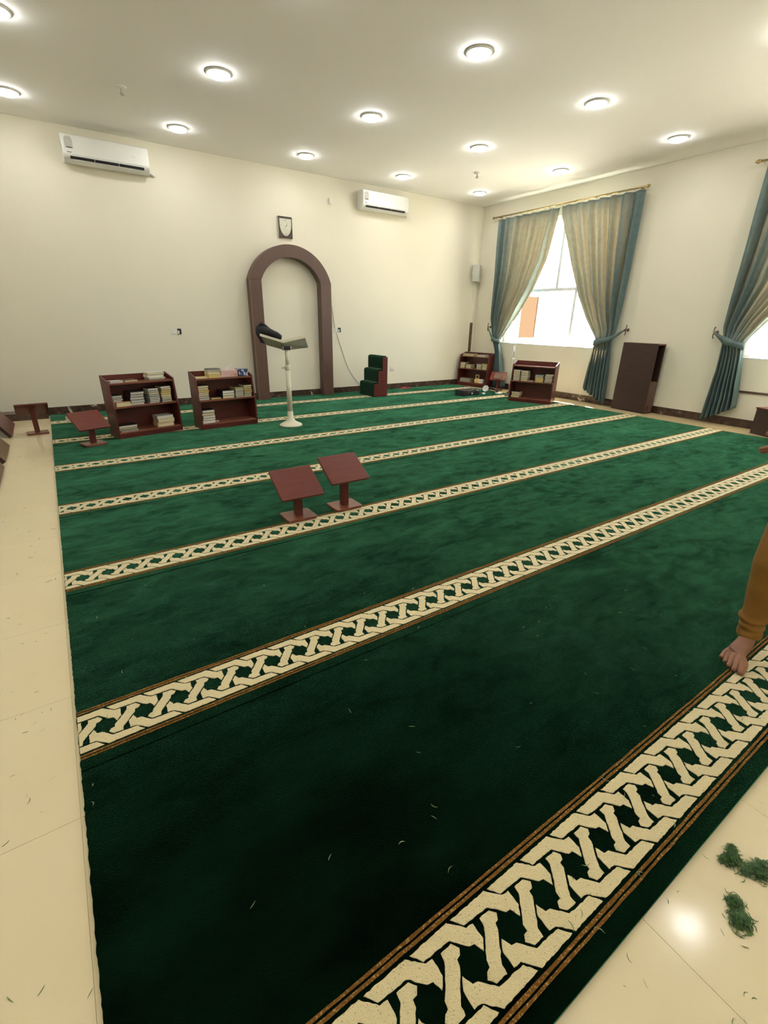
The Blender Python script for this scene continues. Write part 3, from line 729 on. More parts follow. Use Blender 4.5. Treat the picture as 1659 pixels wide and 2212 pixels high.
# bookcase 3 (corner)
c3 = bookcase('mahogany bookcase in the far corner below the loudspeaker', (7.995, 9.215), -77)
n3 = 'corner bookcase'
stack(c3, n3, 'm', -H + 0.03, 0.13, 0.17, B('34kc', '30kc', '38kc', '24kw'), 'leftmost', seed=21)
stack(c3, n3, 'm', -H + 0.19, 0.14, 0.17, B('26kc', '36kc', '30kc'), 'second from left', seed=22)
stack(c3, n3, 'm', -H + 0.47, 0.125, 0.17, B('22bc', '22kb'.replace('b', 'c'), '26kw', '24kc', '22bg'), 'second from right', seed=23)
stack(c3, n3, 'm', -H + 0.62, 0.125, 0.17, B('24kc', '30kc', '22kc', '24bc', '30ky'), 'rightmost', seed=24)
stack(c3, n3, 'b', -H + 0.05, 0.28, 0.17, B('14ww', '18kg', '20gc', '16kw', '16bg'), 'left', seed=25)
stack(c3, n3, 't', -H + 0.05, 0.30, 0.15, B('20cc', '18bc', '16bc'), 'left', y0=-0.195, seed=26)
stack(c3, n3, 't', -H + 0.42, 0.22, 0.15, B('20cw', '16wg'), 'right', y0=-0.195, seed=27)
for dx, mt, nm, lab in ((0.115, 'orange', 'carton_box', 'small orange carton on the bottom shelf of the corner bookcase'), (0.225, 'white', 'carton_box', 'small white printed carton on the bottom shelf of the corner bookcase')):
    mm = c3.matrix_basis @ Matrix.Translation((dx, -0.215, ZSH['b'] + 0.0005))
    t = thing(nm, lab, 'box', mm.to_translation(), rz=mm.to_euler().z)
    MB().box(-0.053, 0.053, -0.04, 0.04, 0, 0.085).build('carton', M[mt], t, bevel=0.002, seg=1)
    MB().box(-0.03, 0.03, -0.0412, -0.0402, 0.04, 0.062).build('print', M['label_grey'] if mt == 'white' else M['white'], t)
mm = c3.matrix_basis @ Matrix.Translation((0.10, -0.20, ZSH['b'] + 0.0862))
t = thing('picture_frame', 'small cream framed card standing on the orange carton, corner bookcase', 'picture frame', mm.to_translation(), rz=mm.to_euler().z)
fm = MB().box(-0.045, 0.045, 0, 0.012, 0, 0.014).box(-0.045, 0.045, 0, 0.012, 0.076, 0.09).box(-0.045, -0.031, 0, 0.012, 0.014, 0.076).box(0.031, 0.045, 0, 0.012, 0.014, 0.076)
fm.build('frame', M['cap'], t); MB().box(-0.031, 0.031, 0.004, 0.008, 0.014, 0.076).build('card', M['wood_dark'], t)
# bookcase 4 (under the window)
c4 = bookcase('mahogany bookcase standing on the carpet below the far window', (7.202, 6.904), -66.25)
n4 = 'bookcase below the window'
stack(c4, n4, 'm', -H + 0.03, 0.125, 0.165, B('18gc', '22kw', '26kb'.replace('b', 'c'), '22bc', '26kc', '26kc', '26kc', '26kw'), 'leftmost', seed=31)
stack(c4, n4, 'm', -H + 0.175, 0.13, 0.17, B('36kc', '30kc', '34kw', '28kc', '30kc', '26kw'), 'second from left', seed=32)
stack(c4, n4, 'm', -H + 0.325, 0.09, 0.14, B('20bg'), 'between the stacks', seed=33)
stack(c4, n4, 'm', -H + 0.44, 0.15, 0.17, B('24yc'.replace('yc', 'cy'), '30cy', '26cy', '26kg', '22gg'), 'second from right', seed=34)
stack(c4, n4, 'm', -H + 0.615, 0.135, 0.17, B('18kg', '18gw', '24kc', '18kw', '24kc', '20kw', '26kc'), 'rightmost', seed=35)
stack(c4, n4, 'b', -H + 0.035, 0.155, 0.17, B('32bc', '34kc', '34kc'), 'left', seed=36)

# ------------------------------------------------------------------ book stands
def book_stand(label, x, y, z0, rz, h=0.277, w=0.33, d=0.295, tilt=31):
    t = thing('book_stand', label, 'book stand', (x, y, z0), rz=rz, group='low wooden book stands')
    def rr(w_, d_, r=0.02):
        p = []
        for sx, sy, a0 in ((1, 1, 0), (-1, 1, 90), (-1, -1, 180), (1, -1, 270)):
            for k in range(5):
                a = math.radians(a0 + 22.5 * k); p.append((sx * (w_ / 2 - r) + r * math.cos(a), sy * (d_ / 2 - r) + r * math.sin(a)))
        return p
    MB().prism(rr(0.23, 0.19), 0.0005, 0.022).build('base', M['wood_edge'], t, bevel=0.003)
    a = math.radians(tilt)
    MB().prism([(-0.024, 0.022), (0.024, 0.022), (0.024, h - 0.024 + 0.024 * math.tan(a)), (-0.024, h - 0.024 - 0.024 * math.tan(a))], -0.028, 0.028, 'x').build('post', M['wood'], t, bevel=0.003)
    b = MB().prism(rr(w, d, 0.012), -0.02, 0.0).build('board', M['wood_top'], t, bevel=0.005)
    b.location = (0, 0, h); b.rotation_euler = (a, 0, 0)
    return t
book_stand('dark red wooden book stand, left one of the pair on the carpet', 1.497, 3.797, 0.0026, math.radians(-1.5), 0.277)
book_stand('dark red wooden book stand, right taller one of the pair on the carpet', 1.895, 3.802, 0.0026, 0.0, 0.325, w=0.332, d=0.285, tilt=32)
book_stand('wooden book stand beside the left end of the leftmost bookcase', 0.395, 7.00, 0.0026, math.radians(20), 0.285, w=0.34, d=0.31)
book_stand('wooden book stand on the tile strip, turned to the back wall', -0.145, 8.03, ZF, math.radians(184), 0.31, w=0.34, d=0.30, tilt=33)
cs = book_stand('wooden book stand in the far corner between bookcase and window bookcase', 8.19, 8.12, 0, math.radians(-55), 0.29, w=0.33, d=0.29)
bpy.context.view_layer.update()
bm_ = cs.matrix_basis @ Matrix.Translation((0, 0, 0.29)) @ Matrix.Rotation(math.radians(31), 4, 'X') @ Matrix.Translation((-0.08, -0.11, 0.0008))
book(bm_, 0, 0, 0, 0.15, 0.20, 0.016, 'b', 0, 0.0, 'brown-covered book resting on the far corner book stand', 'books on stands')

# ------------------------------------------------------------------ metal lectern with bag
def lectern():
    t = thing('metal_lectern', 'cream metal lectern with trumpet foot in front of the arch', 'lectern', (2.775, 6.868, 0))
    MB().lathe([(0.155, 0.0005), (0.158, 0.012), (0.150, 0.022), (0.105, 0.042), (0.065, 0.066), (0.045, 0.100), (0.040, 0.14), (0.036, 0.2)], 36).build('foot', M['cream_metal'], t, smooth=True)
    MB().lathe([(0.034, 0.2), (0.034, 0.76)], 20).build('lower_pole', M['cream_metal'], t, smooth=True)
    c = MB().lathe([(0.037, 0.745), (0.039, 0.75), (0.039, 0.80), (0.033, 0.81)], 20).build('collar', M['cream_metal'], t, smooth=True)
    MB().tube([(-0.036, 0, 0.775), (-0.085, -0.01, 0.775)], 0.008, 8).build('clamp_screw', M['steel'], c, smooth=True)
    MB().lathe([(0.024, 0.81), (0.024, 1.02)], 16).build('upper_pole', M['cream_metal'], t, smooth=True)
    ox, oy = 2.775, 6.868
    NL, NC, NR = (2.394, 6.78, 1.179), (2.694, 6.78, 1.095), (3.009, 6.78, 1.154)
    FL, FC, FR = (2.564, 7.0, 1.052), (2.821, 7.0, 0.983), (3.153, 7.0, 1.014)
    def leaf(a, b, c_, d):
        P = [Vector((p[0] - ox, p[1] - oy, p[2])) for p in (a, b, c_, d)]
        n = (P[1] - P[0]).cross(P[3] - P[0]).normalized()
        if n.z < 0: n = -n
        m = MB(); m.add(P + [p + n * 0.006 for p in P], [(0, 1, 2, 3), (4, 5, 6, 7), (0, 1, 5, 4), (1, 2, 6, 5), (2, 3, 7, 6), (3, 0, 4, 7)])
        o = m.build('leaf', M['grey_metal'], t, bevel=0.001, seg=1)
        e = MB(); q = [P[0], P[1]]
        e.add([q[0] + Vector((0, -0.008, -0.004)), q[1] + Vector((0, -0.008, -0.004)), q[1] + Vector((0, -0.0005, -0.004)), q[0] + Vector((0, -0.0005, -0.004)), q[0] + Vector((0, -0.008, 0.026)), q[1] + Vector((0, -0.008, 0.026)), q[1] + Vector((0, -0.0005, 0.026)), q[0] + Vector((0, -0.0005, 0.026))],
              [(0, 1, 2, 3), (4, 5, 6, 7), (0, 1, 5, 4), (1, 2, 6, 5), (2, 3, 7, 6), (3, 0, 4, 7)])
        e.build('lip', M['cream_metal'], o)
        return P, n
    leaf(NL, NC, FC, FL); leaf(NC, NR, FR, FC)
    MB().box(-0.045, 0.045, -0.035, 0.045, 1.0, 1.045).build('tilt_head', M['black'], t, bevel=0.004)
    MB().tube([(-0.05, -0.0, 1.02), (0.06, 0.0, 1.02)], 0.026, 12).build('pivot_cap', M['cream_metal'], t, smooth=True)
lectern()
# black bag
def bag():
    t = thing('black_bag', 'black soft bag slumped over the left leaf of the lectern', 'bag', (2.54, 6.86, 1.195))
    ctr = [(-0.16, -0.01, 0.045), (-0.09, 0, 0.055), (-0.02, 0.005, 0.035), (0.06, 0.005, 0.0), (0.13, 0.0, -0.025), (0.165, 0, -0.040)]
    rad = [(0.035, 0.050), (0.060, 0.062), (0.066, 0.054), (0.066, 0.052), (0.060, 0.046), (0.035, 0.028)]
    seg = 18; vs = []; fs = []
    rnd = random.Random(4)
    n = len(ctr)
    steps = 15
    for k in range(steps + 1):
        u = k / steps * (n - 1); i = min(int(u), n - 2); f = u - i
        c = [ctr[i][q] * (1 - f) + ctr[i + 1][q] * f for q in range(3)]; r = [rad[i][q] * (1 - f) + rad[i + 1][q] * f for q in range(2)]
        for s in range(seg):
            a = 2 * PI * s / seg; w = 1 + rnd.uniform(-0.05, 0.05)
            vs.append((c[0], c[1] + r[0] * math.cos(a) * w * 1.15, c[2] + r[1] * math.sin(a) * w))
    for k in range(steps):
        for s in range(seg):
            j = (s + 1) % seg; fs.append((k * seg + s, k * seg + j, (k + 1) * seg + j, (k + 1) * seg + s))
    fs.append(tuple(range(seg))[::-1]); fs.append(tuple(steps * seg + s for s in range(seg)))
    b = MB().add(vs, fs).build('bag_body', M['black_cloth'], t, smooth=True)
    sb = b.modifiers.new('sub', 'SUBSURF'); sb.levels = 1; sb.render_levels = 1
    MB().tube([(-0.13, -0.035, 0.10), (-0.10, -0.03, 0.125), (-0.05, -0.02, 0.105), (0.02, -0.01, 0.062)], [0.012, 0.016, 0.015, 0.008], 8).build('handle', M['black_cloth'], t, smooth=True)
    MB().grid(lambda u, v: (-0.13 - 0.07 * math.sin(u * 1.7) + 0.10 * u * u, -0.06 + 0.08 * v + 0.01 * math.sin(5 * u), 0.055 - 0.17 * u * u + 0.02 * math.sin(3 * v)), 10, 4).build('flap', M['black_cloth'], t, smooth=True).modifiers.new('thick', 'SOLIDIFY').thickness = 0.02
    MB().tube([(0.135, -0.065, 0.0), (0.165, -0.045, -0.015), (0.172, -0.01, -0.03)], 0.004, 6).build('zip', M['label_grey'], t, smooth=True)
bag()
P0 = Vector((2.775, 6.80, 1.112)); ang = math.atan2(0.059, 0.315)
t = thing('thin_booklet', 'thin brown booklet lying on the right leaf of the lectern', 'booklet', (2.80, 6.885, 1.083))
t.rotation_euler = (math.radians(-29), -ang, 0.05)
MB().box(0, 0.17, -0.085, 0.10, 0, 0.003).box(0, 0.17, -0.085, 0.10, 0.010, 0.013).build('cover', COVER['b'], t)
MB().box(0.002, 0.168, -0.083, 0.098, 0.0031, 0.0099).build('page_block', PAGE[0], t)

# ------------------------------------------------------------------ carpeted steps (minbar)
def steps():
    x0, x1, y0, y1 = 5.172, 5.486, 8.455, 8.985
    t = thing('carpeted_steps', 'small three-step pulpit with dark green carpet and brown wooden sides', 'steps', ((x0 + x1) / 2, (y0 + y1) / 2, 0.0026))
    hx, hy = (x1 - x0) / 2, (y1 - y0) / 2
    prof = [(-hx + 0.012, 0.0005), (hx, 0.0005), (hx, 0.725), (hx - 0.11, 0.725), (hx - 0.11, 0.475), (hx - 0.205, 0.475), (hx - 0.205, 0.235), (-hx + 0.012, 0.235)]
    for a, b in ((-hy, -hy + 0.02), (hy - 0.02, hy)):
        MB().prism(prof, a, b, 'y').build('side_panel', M['wood'], t, bevel=0.002, seg=1)
    MB().box(hx - 0.015, hx - 0.0005, -hy + 0.0205, hy - 0.0205, 0.0005, 0.72).build('back_panel', M['wood'], t)
    for a, zt, zb in ((-hx, 0.262, 0.0006), (-hx + 0.10, 0.505, 0.262), (-hx + 0.195, 0.745, 0.505)):
        m = MB()
        pr = [(a, zb), (hx - 0.016, zb), (hx - 0.016, zt), (a + 0.03, zt), (a + 0.008, zt - 0.012), (a, zt - 0.035)]
        m.prism(pr, -hy + 0.0205, hy - 0.0205, 'y').build('carpet_tread', M['green_step'], t, bevel=0.006)
    for a, z in ((-hx + 0.098, 0.266), (-hx + 0.193, 0.509)):
        MB().box(a - 0.010, a + 0.001, -hy + 0.022, hy - 0.022, z - 0.003, z + 0.004).build('edge_strip', M['straw'], t)
steps()

# ------------------------------------------------------------------ tall cabinet by the right wall
def cabinet():
    a = math.radians(83.1)   # local x runs along the front face towards the window, local -y faces the wall
    t = thing('tall_cabinet', 'tall dark brown cabinet with open side between the two windows', 'cabinet', (8.239, 4.86, ZF + 0.0005))
    # local axes: u along the front (away from the viewer), n into the wall
    u = Vector((0.076, 0.628, 0)).normalized(); n = Vector((u.y, -u.x, 0))
    def q(m, u0, u1, n0, n1, z0, z1):
        vs = [u * a_ + n * b_ + Vector((0, 0, z)) for z in (z0, z1) for b_ in (n0, n1) for a_ in (u0, u1)]
        return m.add(vs, [(0, 2, 3, 1), (4, 5, 7, 6), (0, 1, 5, 4), (2, 6, 7, 3), (0, 4, 6, 2), (1, 3, 7, 5)])
    W_, D_, H_ = 0.632, 0.205, 1.108
    q(MB(), 0, W_, 0, 0.018, 0, H_).build('front_panel', M['wood_dark'], t, bevel=0.002, seg=1)
    q(MB(), 0, W_, D_ - 0.018, D_, 0, H_).build('back_panel', M['wood_dark'], t, bevel=0.002, seg=1)
    q(MB(), 0, W_, 0.0185, D_ - 0.0185, H_ - 0.02, H_).build('top_board', M['wood_edge'], t)
    q(MB(), W_ - 0.018, W_, 0.0185, D_ - 0.0185, 0, H_ - 0.0205).build('far_side_panel', M['wood_dark'], t)
    q(MB(), 0.02, W_ - 0.0185, 0.0185, D_ - 0.0185, 0.50, 0.518).build('shelf', M['wood_edge'], t)
    q(MB(), 0, 0.018, 0.0185, D_ - 0.0185, 0.0, 0.515).build('lower_side_panel', M['arch'], t)
    q(MB(), -0.006, -0.0005, 0.06, 0.085, 0.06, 0.13).build('finger_slot', M['dark'], t)
cabinet()
# low brown box near the right edge, with a white carton
t = thing('low_wooden_box', 'low dark brown wooden box under the right window', 'box', (8.27, 3.02, ZF + 0.0005), rz=math.radians(-25))
MB().box(-0.20, 0.13, -0.24, 0.20, 0, 0.34).build('body', M['wood_dark'], t, bevel=0.003)
MB().box(-0.21, 0.14, -0.25, 0.21, 0.3405, 0.36).build('lid', M['wood'], t, bevel=0.003)
MB().tube([(-0.10, 0.201, 0.32), (-0.10, 0.25, 0.31), (-0.10, 0.265, 0.26), (-0.10, 0.24, 0.21), (-0.10, 0.201, 0.20)], 0.006, 8).build('handle', M['grey_metal'], t, smooth=True)
t = thing('white_carton', 'white carton standing on the low wooden box', 'box', (8.29, 2.98, ZF + 0.361), rz=math.radians(-25))
MB().box(-0.13, 0.08, -0.20, 0.15, 0, 0.16).build('carton', M['white'], t, bevel=0.003)
MB().box(-0.1305, -0.13, -0.04, -0.01, 0.0, 0.16).build('tape', M['label_grey'], t)

# ------------------------------------------------------------------ floor clutter by the window corner
t = thing('amplifier', 'flat black electronic box lying on the far right carpet', 'amplifier', (7.03, 7.83, 0.0005), rz=math.radians(2))
MB().box(-0.235, 0.215, -0.125, 0.115, 0.008, 0.112).build('case', M['black'], t, bevel=0.006)
for sx in (-0.2, 0.18):
    for sy in (-0.09, 0.08): MB().lathe([(0.015, 0), (0.015, 0.0078)], 10, (sx, sy, 0)).build('foot', M['black'], t)
MB().box(0.13, 0.19, -0.1275, -0.1255, 0.085, 0.10).build('front_badge', M['label_grey'], t)
MB().box(-0.12, 0.05, -0.1272, -0.1255, 0.078, 0.081).build('front_line', M['steel'], t)
MB().lathe([(0.018, 0), (0.016, 0.012)], 14, (0, 0, 0)).build('knob', M['grey_metal'], t).matrix_basis = Matrix.Translation((0.0, -0.126, 0.045)) @ Matrix.Rotation(PI / 2, 4, 'X')
def desk_lamp():
    t = thing('desk_lamp', 'black-armed lamp with pale head lying on carpet beside black box', 'lamp', (7.62, 7.75, 0.0))
    pr = [(0.016, 0.0), (0.03, 0.03), (0.062, 0.085), (0.066, 0.10), (0.060, 0.10), (0.02, 0.03)]
    o = MB().lathe(pr, 20).build('lamp_head', M['white'], t, smooth=True)
    o.matrix_basis = Matrix.Translation((0.02, 0.13, 0.055)) @ Matrix.Rotation(math.radians(-65), 4, 'Y') @ Matrix.Rotation(0.3, 4, 'X')
    MB().tube([(0.02, 0.13, 0.055), (0.05, 0.08, 0.10), (0.08, 0.02, 0.095), (0.09, -0.05, 0.075), (0.095, -0.10, 0.03)], 0.018, 8).build('arm', M['black'], t, smooth=True)
    MB().prism([(0.03, -0.20), (0.17, -0.17), (0.18, -0.08), (0.06, -0.06)], 0.0005, 0.028).build('base', M['grey_metal'], t, bevel=0.006)
desk_lamp()
t = thing('power_plug', 'small white plug lying on the carpet beside the black box', 'plug', (7.40, 7.74, 0.0005))
MB().box(-0.035, 0.03, -0.02, 0.02, 0, 0.03).build('plug_body', M['white'], t, bevel=0.006)
MB().tube([(-0.035, 0, 0.015), (-0.09, 0.05, 0.006), (-0.11, 0.12, 0.006), (-0.155, 0.13, 0.03)], 0.004, 6).build('cord', M['black'], t, smooth=True)
def cable_pile():
    rnd = random.Random(2)
    t = thing('cable_coil', 'tangled black cable pile on the tiles behind the window bookcase', 'cable', (8.18, 7.62, ZF))
    for k in range(5):
        r = rnd.uniform(0.09, 0.15); cz = 0.02 + 0.035 * k; tx, ty = rnd.uniform(-0.5, 0.5), rnd.uniform(-0.4, 0.4)
        pts = [(r * math.cos(a) + rnd.uniform(-0.008, 0.008), r * math.sin(a) + rnd.uniform(-0.008, 0.008), max(0.008, cz + r * (0.6 * tx * math.cos(a) + 0.6 * ty * math.sin(a)))) for a in [2 * PI * q / 22 for q in range(23)]]
        MB().tube(pts, 0.008, 6).build('loop', M['black'], t, smooth=True)
    MB().tube([(0.1, 0.05, 0.01), (0.05, 0.0, 0.12), (-0.02, -0.03, 0.22), (0.02, -0.08, 0.26), (0.10, -0.10, 0.16), (0.13, -0.06, 0.01)], 0.009, 6).build('loop', M['bronze'], t, smooth=True)
cable_pile()
t = thing('microphone_stand', 'thin metal stand rising behind the window bookcase', 'stand', (7.78, 7.40, 0))
MB().lathe([(0.10, 0.0005), (0.10, 0.012), (0.02, 0.02)], 20).build('base', M['black'], t)
for s in (-0.028, 0.028): MB().tube([(s, 0, 0.012), (s, 0, 1.04)], 0.005, 8).build('rod', M['label_grey'], t, smooth=True)
MB().box(-0.036, 0.036, -0.012, 0.012, 0.70, 0.725).build('clamp', M['grey_metal'], t)
MB().box(-0.036, 0.036, -0.008, 0.008, 1.04, 1.05).build('crosspiece', M['label_grey'], t)
MB().tube([(0, 0, 0.725), (0, 0, 0.95)], 0.007, 8).build('inner_rod', M['steel'], t, smooth=True)
# red cloth and cap
def red_cloth():
    t = thing('red_cloth', 'crumpled red cloth lying against the back wall skirting', 'cloth', (6.50, 9.22, 0.003))
    MB().grid(lambda u, v: ((u - 0.5) * 0.34, (v - 0.5) * 0.10, 0.002 + 0.03 * abs(math.sin(7 * u + 3 * v)) * math.sin(PI * u) * math.sin(PI * v)), 18, 8).build('cloth', M['red'], t, smooth=True).modifiers.new('thick', 'SOLIDIFY').thickness = 0.004
red_cloth()
t = thing('knitted_cap', 'cream knitted cap lying behind the book stand by the leftmost bookcase', 'cap', (0.27, 8.72, 0.0005))
MB().lathe([(0.088, 0.0), (0.092, 0.03), (0.085, 0.06), (0.055, 0.078), (0.002, 0.084)], 24).build('crown', M['cap'], t, smooth=True)
MB().lathe([(0.0925, 0.0), (0.0945, 0.012), (0.0932, 0.026)], 24, cap=False).build('band', M['tissue'], t, smooth=True)

# boards leaning on the left wall
for k, (ya, yb, lab) in enumerate([(7.90, 8.74, 'farthest wooden board leaning on the left wall, near the back corner'), (6.63, 7.39, 'second wooden board from the back corner, leaning on the left wall'),
                                   (5.72, 6.44, 'third wooden board from the back corner, leaning on the left wall'), (4.80, 5.57, 'nearest dark wooden board leaning on the left wall')]):
    t = thing('leaning_board', lab, 'board', (-0.40, (ya + yb) / 2, ZF), group='boards leaning on the left wall')
    L = 1.02; th = 0.035; a = math.acos((0.58 - 0.02 - 0.0) / L)
    m = Matrix.Rotation(-(PI - a), 4, 'Y')
    hw = (yb - ya) / 2
    dx, dz = -math.cos(a), math.sin(a); nx, nz = math.sin(a), math.cos(a)
    def board(m_, y0, y1, s0, s1, t0, t1):
        vs = []
        for y in (y0, y1):
            for s, tt in ((s0, t0), (s1, t0), (s1, t1), (s0, t1)):
                vs.append((dx * s + nx * (tt - th), y, dz * s + nz * tt + 0.001))
        return m_.add(vs, [(0, 1, 2, 3), (4, 5, 6, 7), (0, 1, 5, 4), (1, 2, 6, 5), (2, 3, 7, 6), (3, 0, 4, 7)])
    board(MB(), -hw, hw, 0.0, L, 0.0, th).build('board', M['panel'] if k in (1, 2) else M['wood'], t, bevel=0.004)
    board(MB(), -hw - 0.004, -hw - 0.0005, 0.0, L, 0.0, th).build('edge_banding', M['wood_dark'], t)

# ------------------------------------------------------------------ person at the right edge
def skinned(name, verts, edges, radii, root, mat, parent, sub=2):
    me = bpy.data.meshes.new(name); me.from_pydata(verts, edges, []); me.materials.append(mat)
    o = bpy.data.objects.new(name, me); COL.objects.link(o)
    if parent: o.parent = parent
    sk = o.modifiers.new('skin', 'SKIN'); sk.use_smooth_shade = True
    layer = me.skin_vertices[0] if me.skin_vertices else None
    if layer is None:
        bm = bmesh.new(); bm.from_mesh(me); bm.verts.layers.skin.verify(); bm.to_mesh(me); bm.free(); layer = me.skin_vertices[0]
    for i, r in enumerate(radii):
        layer.data[i].radius = (r, r) if not isinstance(r, tuple) else r
        layer.data[i].use_root = (i == root)
    s = o.modifiers.new('sub', 'SUBSURF'); s.levels = sub; s.render_levels = sub
    return o
class SK:
    def __init__(s): s.v = []; s.e = []; s.r = []
    def n(s, p, r, par=None):
        s.v.append(tuple(p)); s.r.append(r); i = len(s.v) - 1
        if par is not None: s.e.append((par, i))
        return i
def person():
    t = thing('person', 'barefoot person in mustard trousers walking at the right edge', 'person', (2.62, 1.13, 0))
    O = Vector((2.62, 1.13, 0))
    k = SK()
    L = lambda x, y, z: (x - O.x, y - O.y, z)
    pel = k.n(L(2.64, 1.13, 0.92), (0.13, 0.10))
    sp = k.n(L(2.64, 1.13, 1.12), (0.12, 0.09), pel); ch = k.n(L(2.63, 1.13, 1.34), (0.15, 0.10), sp)
    ne = k.n(L(2.62, 1.13, 1.47), 0.055, ch); jaw = k.n(L(2.595, 1.13, 1.545), 0.062, ne); hd = k.n(L(2.60, 1.13, 1.63), (0.078, 0.092), jaw); tp = k.n(L(2.61, 1.13, 1.70), 0.05, hd)
    # right leg (towards +Y), planted foot in frame
    h = k.n(L(2.62, 1.235, 0.86), 0.078, pel); kn = k.n(L(2.53, 1.275, 0.48), 0.050, h); cf = k.n(L(2.545, 1.275, 0.33), 0.045, kn); an = k.n(L(2.575, 1.268, 0.095), 0.031, cf)
    def foot(an, ax, ay, toe_yaw):
        c, s = math.cos(toe_yaw), math.sin(toe_yaw)
        def F(fx, fy, z):   # fx forward, fy to the foot's inner side for a right foot
            return L(ax + (-fx) * c - (fy) * s * 1, ay - fx * s * 0 - fy * c - fx * s, z)
        hl = k.n(F(-0.045, 0.0, 0.034), 0.030, an)
        mid = k.n(F(0.065, 0.002, 0.050), (0.042, 0.034), an)
        bx = [(0.135, 0.033, 0.028, 0.024), (0.140, 0.010, 0.026, 0.020), (0.134, -0.012, 0.024, 0.019), (0.124, -0.031, 0.021, 0.017), (0.110, -0.047, 0.019, 0.016)]
        tx = [(0.200, 0.039, 0.0155), (0.202, 0.011, 0.0115), (0.192, -0.012, 0.011), (0.178, -0.033, 0.0105), (0.160, -0.053, 0.0105)]
        for (fx, fy, z, r), (tx_, ty_, tr) in zip(bx, tx):
            b = k.n(F(fx, fy, z), r, mid)
            m1 = k.n(F((fx + tx_) / 2 + 0.004, (fy + ty_) / 2, 0.019), tr * 0.95, b)
            k.n(F(tx_, ty_, 0.0125), tr, m1)
        return F
    F = foot(an, 2.565, 1.268, math.radians(8))
    sgn = -1
    h2 = k.n(L(2.66, 1.03, 0.86), 0.078, pel); kn2 = k.n(L(2.68, 0.99, 0.48), 0.050, h2); an2 = k.n(L(2.83, 0.992, 0.10), 0.031, kn2)
    k.n(L(2.90, 1.0, 0.036), 0.030, an2); m2 = k.n(L(2.80, 1.0, 0.045), 0.032, an2)
    for dy, ln in ((-0.03, 0.135), (-0.012, 0.13), (0.004, 0.122), (0.019, 0.112), (0.032, 0.10)):
        k.n(L(2.80 - ln, 1.0 - dy, 0.014), 0.011, k.n(L(2.80 - ln * 0.55, 1.0 - dy * 0.8, 0.024), 0.015, m2))
    # arms
    def arm(sy, el, wr, hand_dir, curl):
        sh = k.n(L(2.63, 1.13 + sy * 0.17, 1.38), 0.055, ch); e = k.n(el, 0.040, sh); w = k.n(wr, (0.027, 0.024), e)
        d = Vector(hand_dir).normalized(); wv = Vector(wr); side = d.cross(Vector((0, sy, 0))).normalized(); nrm = side.cross(d)
        p = k.n(wv + d * 0.055, (0.036, 0.020), w)
        for q, (off, ln, r) in enumerate(((-0.030, 0.066, 0.0085), (-0.010, 0.076, 0.009), (0.010, 0.072, 0.009), (0.028, 0.058, 0.008))):
            a = k.n(wv + d * 0.100 + side * off, 0.0098, p)
            b = k.n(wv + d * (0.100 + ln * 0.45) + side * off + nrm * curl * 0.35, r, a)
            k.n(wv + d * (0.100 + ln * 0.70) + side * off + nrm * curl, r * 0.9, b)
        th = k.n(wv + d * 0.045 - side * 0.042 + nrm * curl * 0.3, 0.011, p)
        k.n(wv + d * 0.090 - side * 0.050 + nrm * curl * 0.8, 0.0095, th)
    arm(1, L(2.70, 1.355, 1.16), L(2.61, 1.394, 1.05), (-0.30, 0.0, -0.80), 0.05)
    arm(-1, L(2.66, 0.90, 1.13), L(2.56, 0.86, 0.93), (-0.3, 0.0, -0.9), 0.02)
    body = skinned('body', k.v, k.e, k.r, pel, M['skin'], t)
    # toe nails
    # trousers: one cloth mesh, waist tube and two legs with gathered cuffs
    m = MB(); rn = random.Random(3)
    def cloth_tube(pts, seg=22, wr=0.0):
        vs = []; n = len(pts)
        for i, ((x, y, z), rx_, ry_) in enumerate(pts):
            for q_ in range(seg):
                a_ = 2 * PI * q_ / seg
                f = 1 + wr * (math.sin(3 * a_ + i * 1.3) * 0.6 + math.sin(5 * a_ - i * 0.7) * 0.4)
                vs.append(L(x + rx_ * f * math.cos(a_), y + ry_ * f * math.sin(a_), z + 0.006 * wr * 10 * math.sin(2 * a_ + i)))
        m.add(vs, [(i * seg + q_, i * seg + (q_ + 1) % seg, (i + 1) * seg + (q_ + 1) % seg, (i + 1) * seg + q_) for i in range(n - 1) for q_ in range(seg)])
    cloth_tube([((2.64, 1.13, 1.0), 0.115, 0.155), ((2.64, 1.13, 0.92), 0.125, 0.17), ((2.635, 1.13, 0.84), 0.118, 0.175), ((2.63, 1.13, 0.80), 0.095, 0.16)])
    R_ = [((2.625, 1.225, 0.86), 0.105, 0.095), ((2.60, 1.245, 0.76), 0.098, 0.088), ((2.575, 1.258, 0.66), 0.088, 0.080), ((2.55, 1.266, 0.57), 0.080, 0.071), ((2.535, 1.270, 0.50), 0.075, 0.066), ((2.535, 1.270, 0.47), 0.080, 0.068), ((2.54, 1.270, 0.43), 0.072, 0.062), ((2.548, 1.270, 0.36), 0.068, 0.060), ((2.556, 1.270, 0.29), 0.064, 0.056), ((2.562, 1.270, 0.235), 0.058, 0.051),
          ((2.564, 1.271, 0.205), 0.056, 0.050), ((2.565, 1.272, 0.190), 0.064, 0.058), ((2.566, 1.272, 0.178), 0.060, 0.055), ((2.567, 1.271, 0.168), 0.048, 0.043), ((2.568, 1.270, 0.155), 0.054, 0.049), ((2.569, 1.270, 0.143), 0.056, 0.051), ((2.570, 1.270, 0.132), 0.047, 0.043), ((2.571, 1.269, 0.118), 0.053, 0.048), ((2.572, 1.269, 0.103), 0.055, 0.050), ((2.573, 1.269, 0.090), 0.052, 0.047), ((2.573, 1.269, 0.088), 0.044, 0.040)]
    cloth_tube(R_, wr=0.035)
    off = [(0.03, 0), (0.055, 0.0), (0.075, 0.0)]
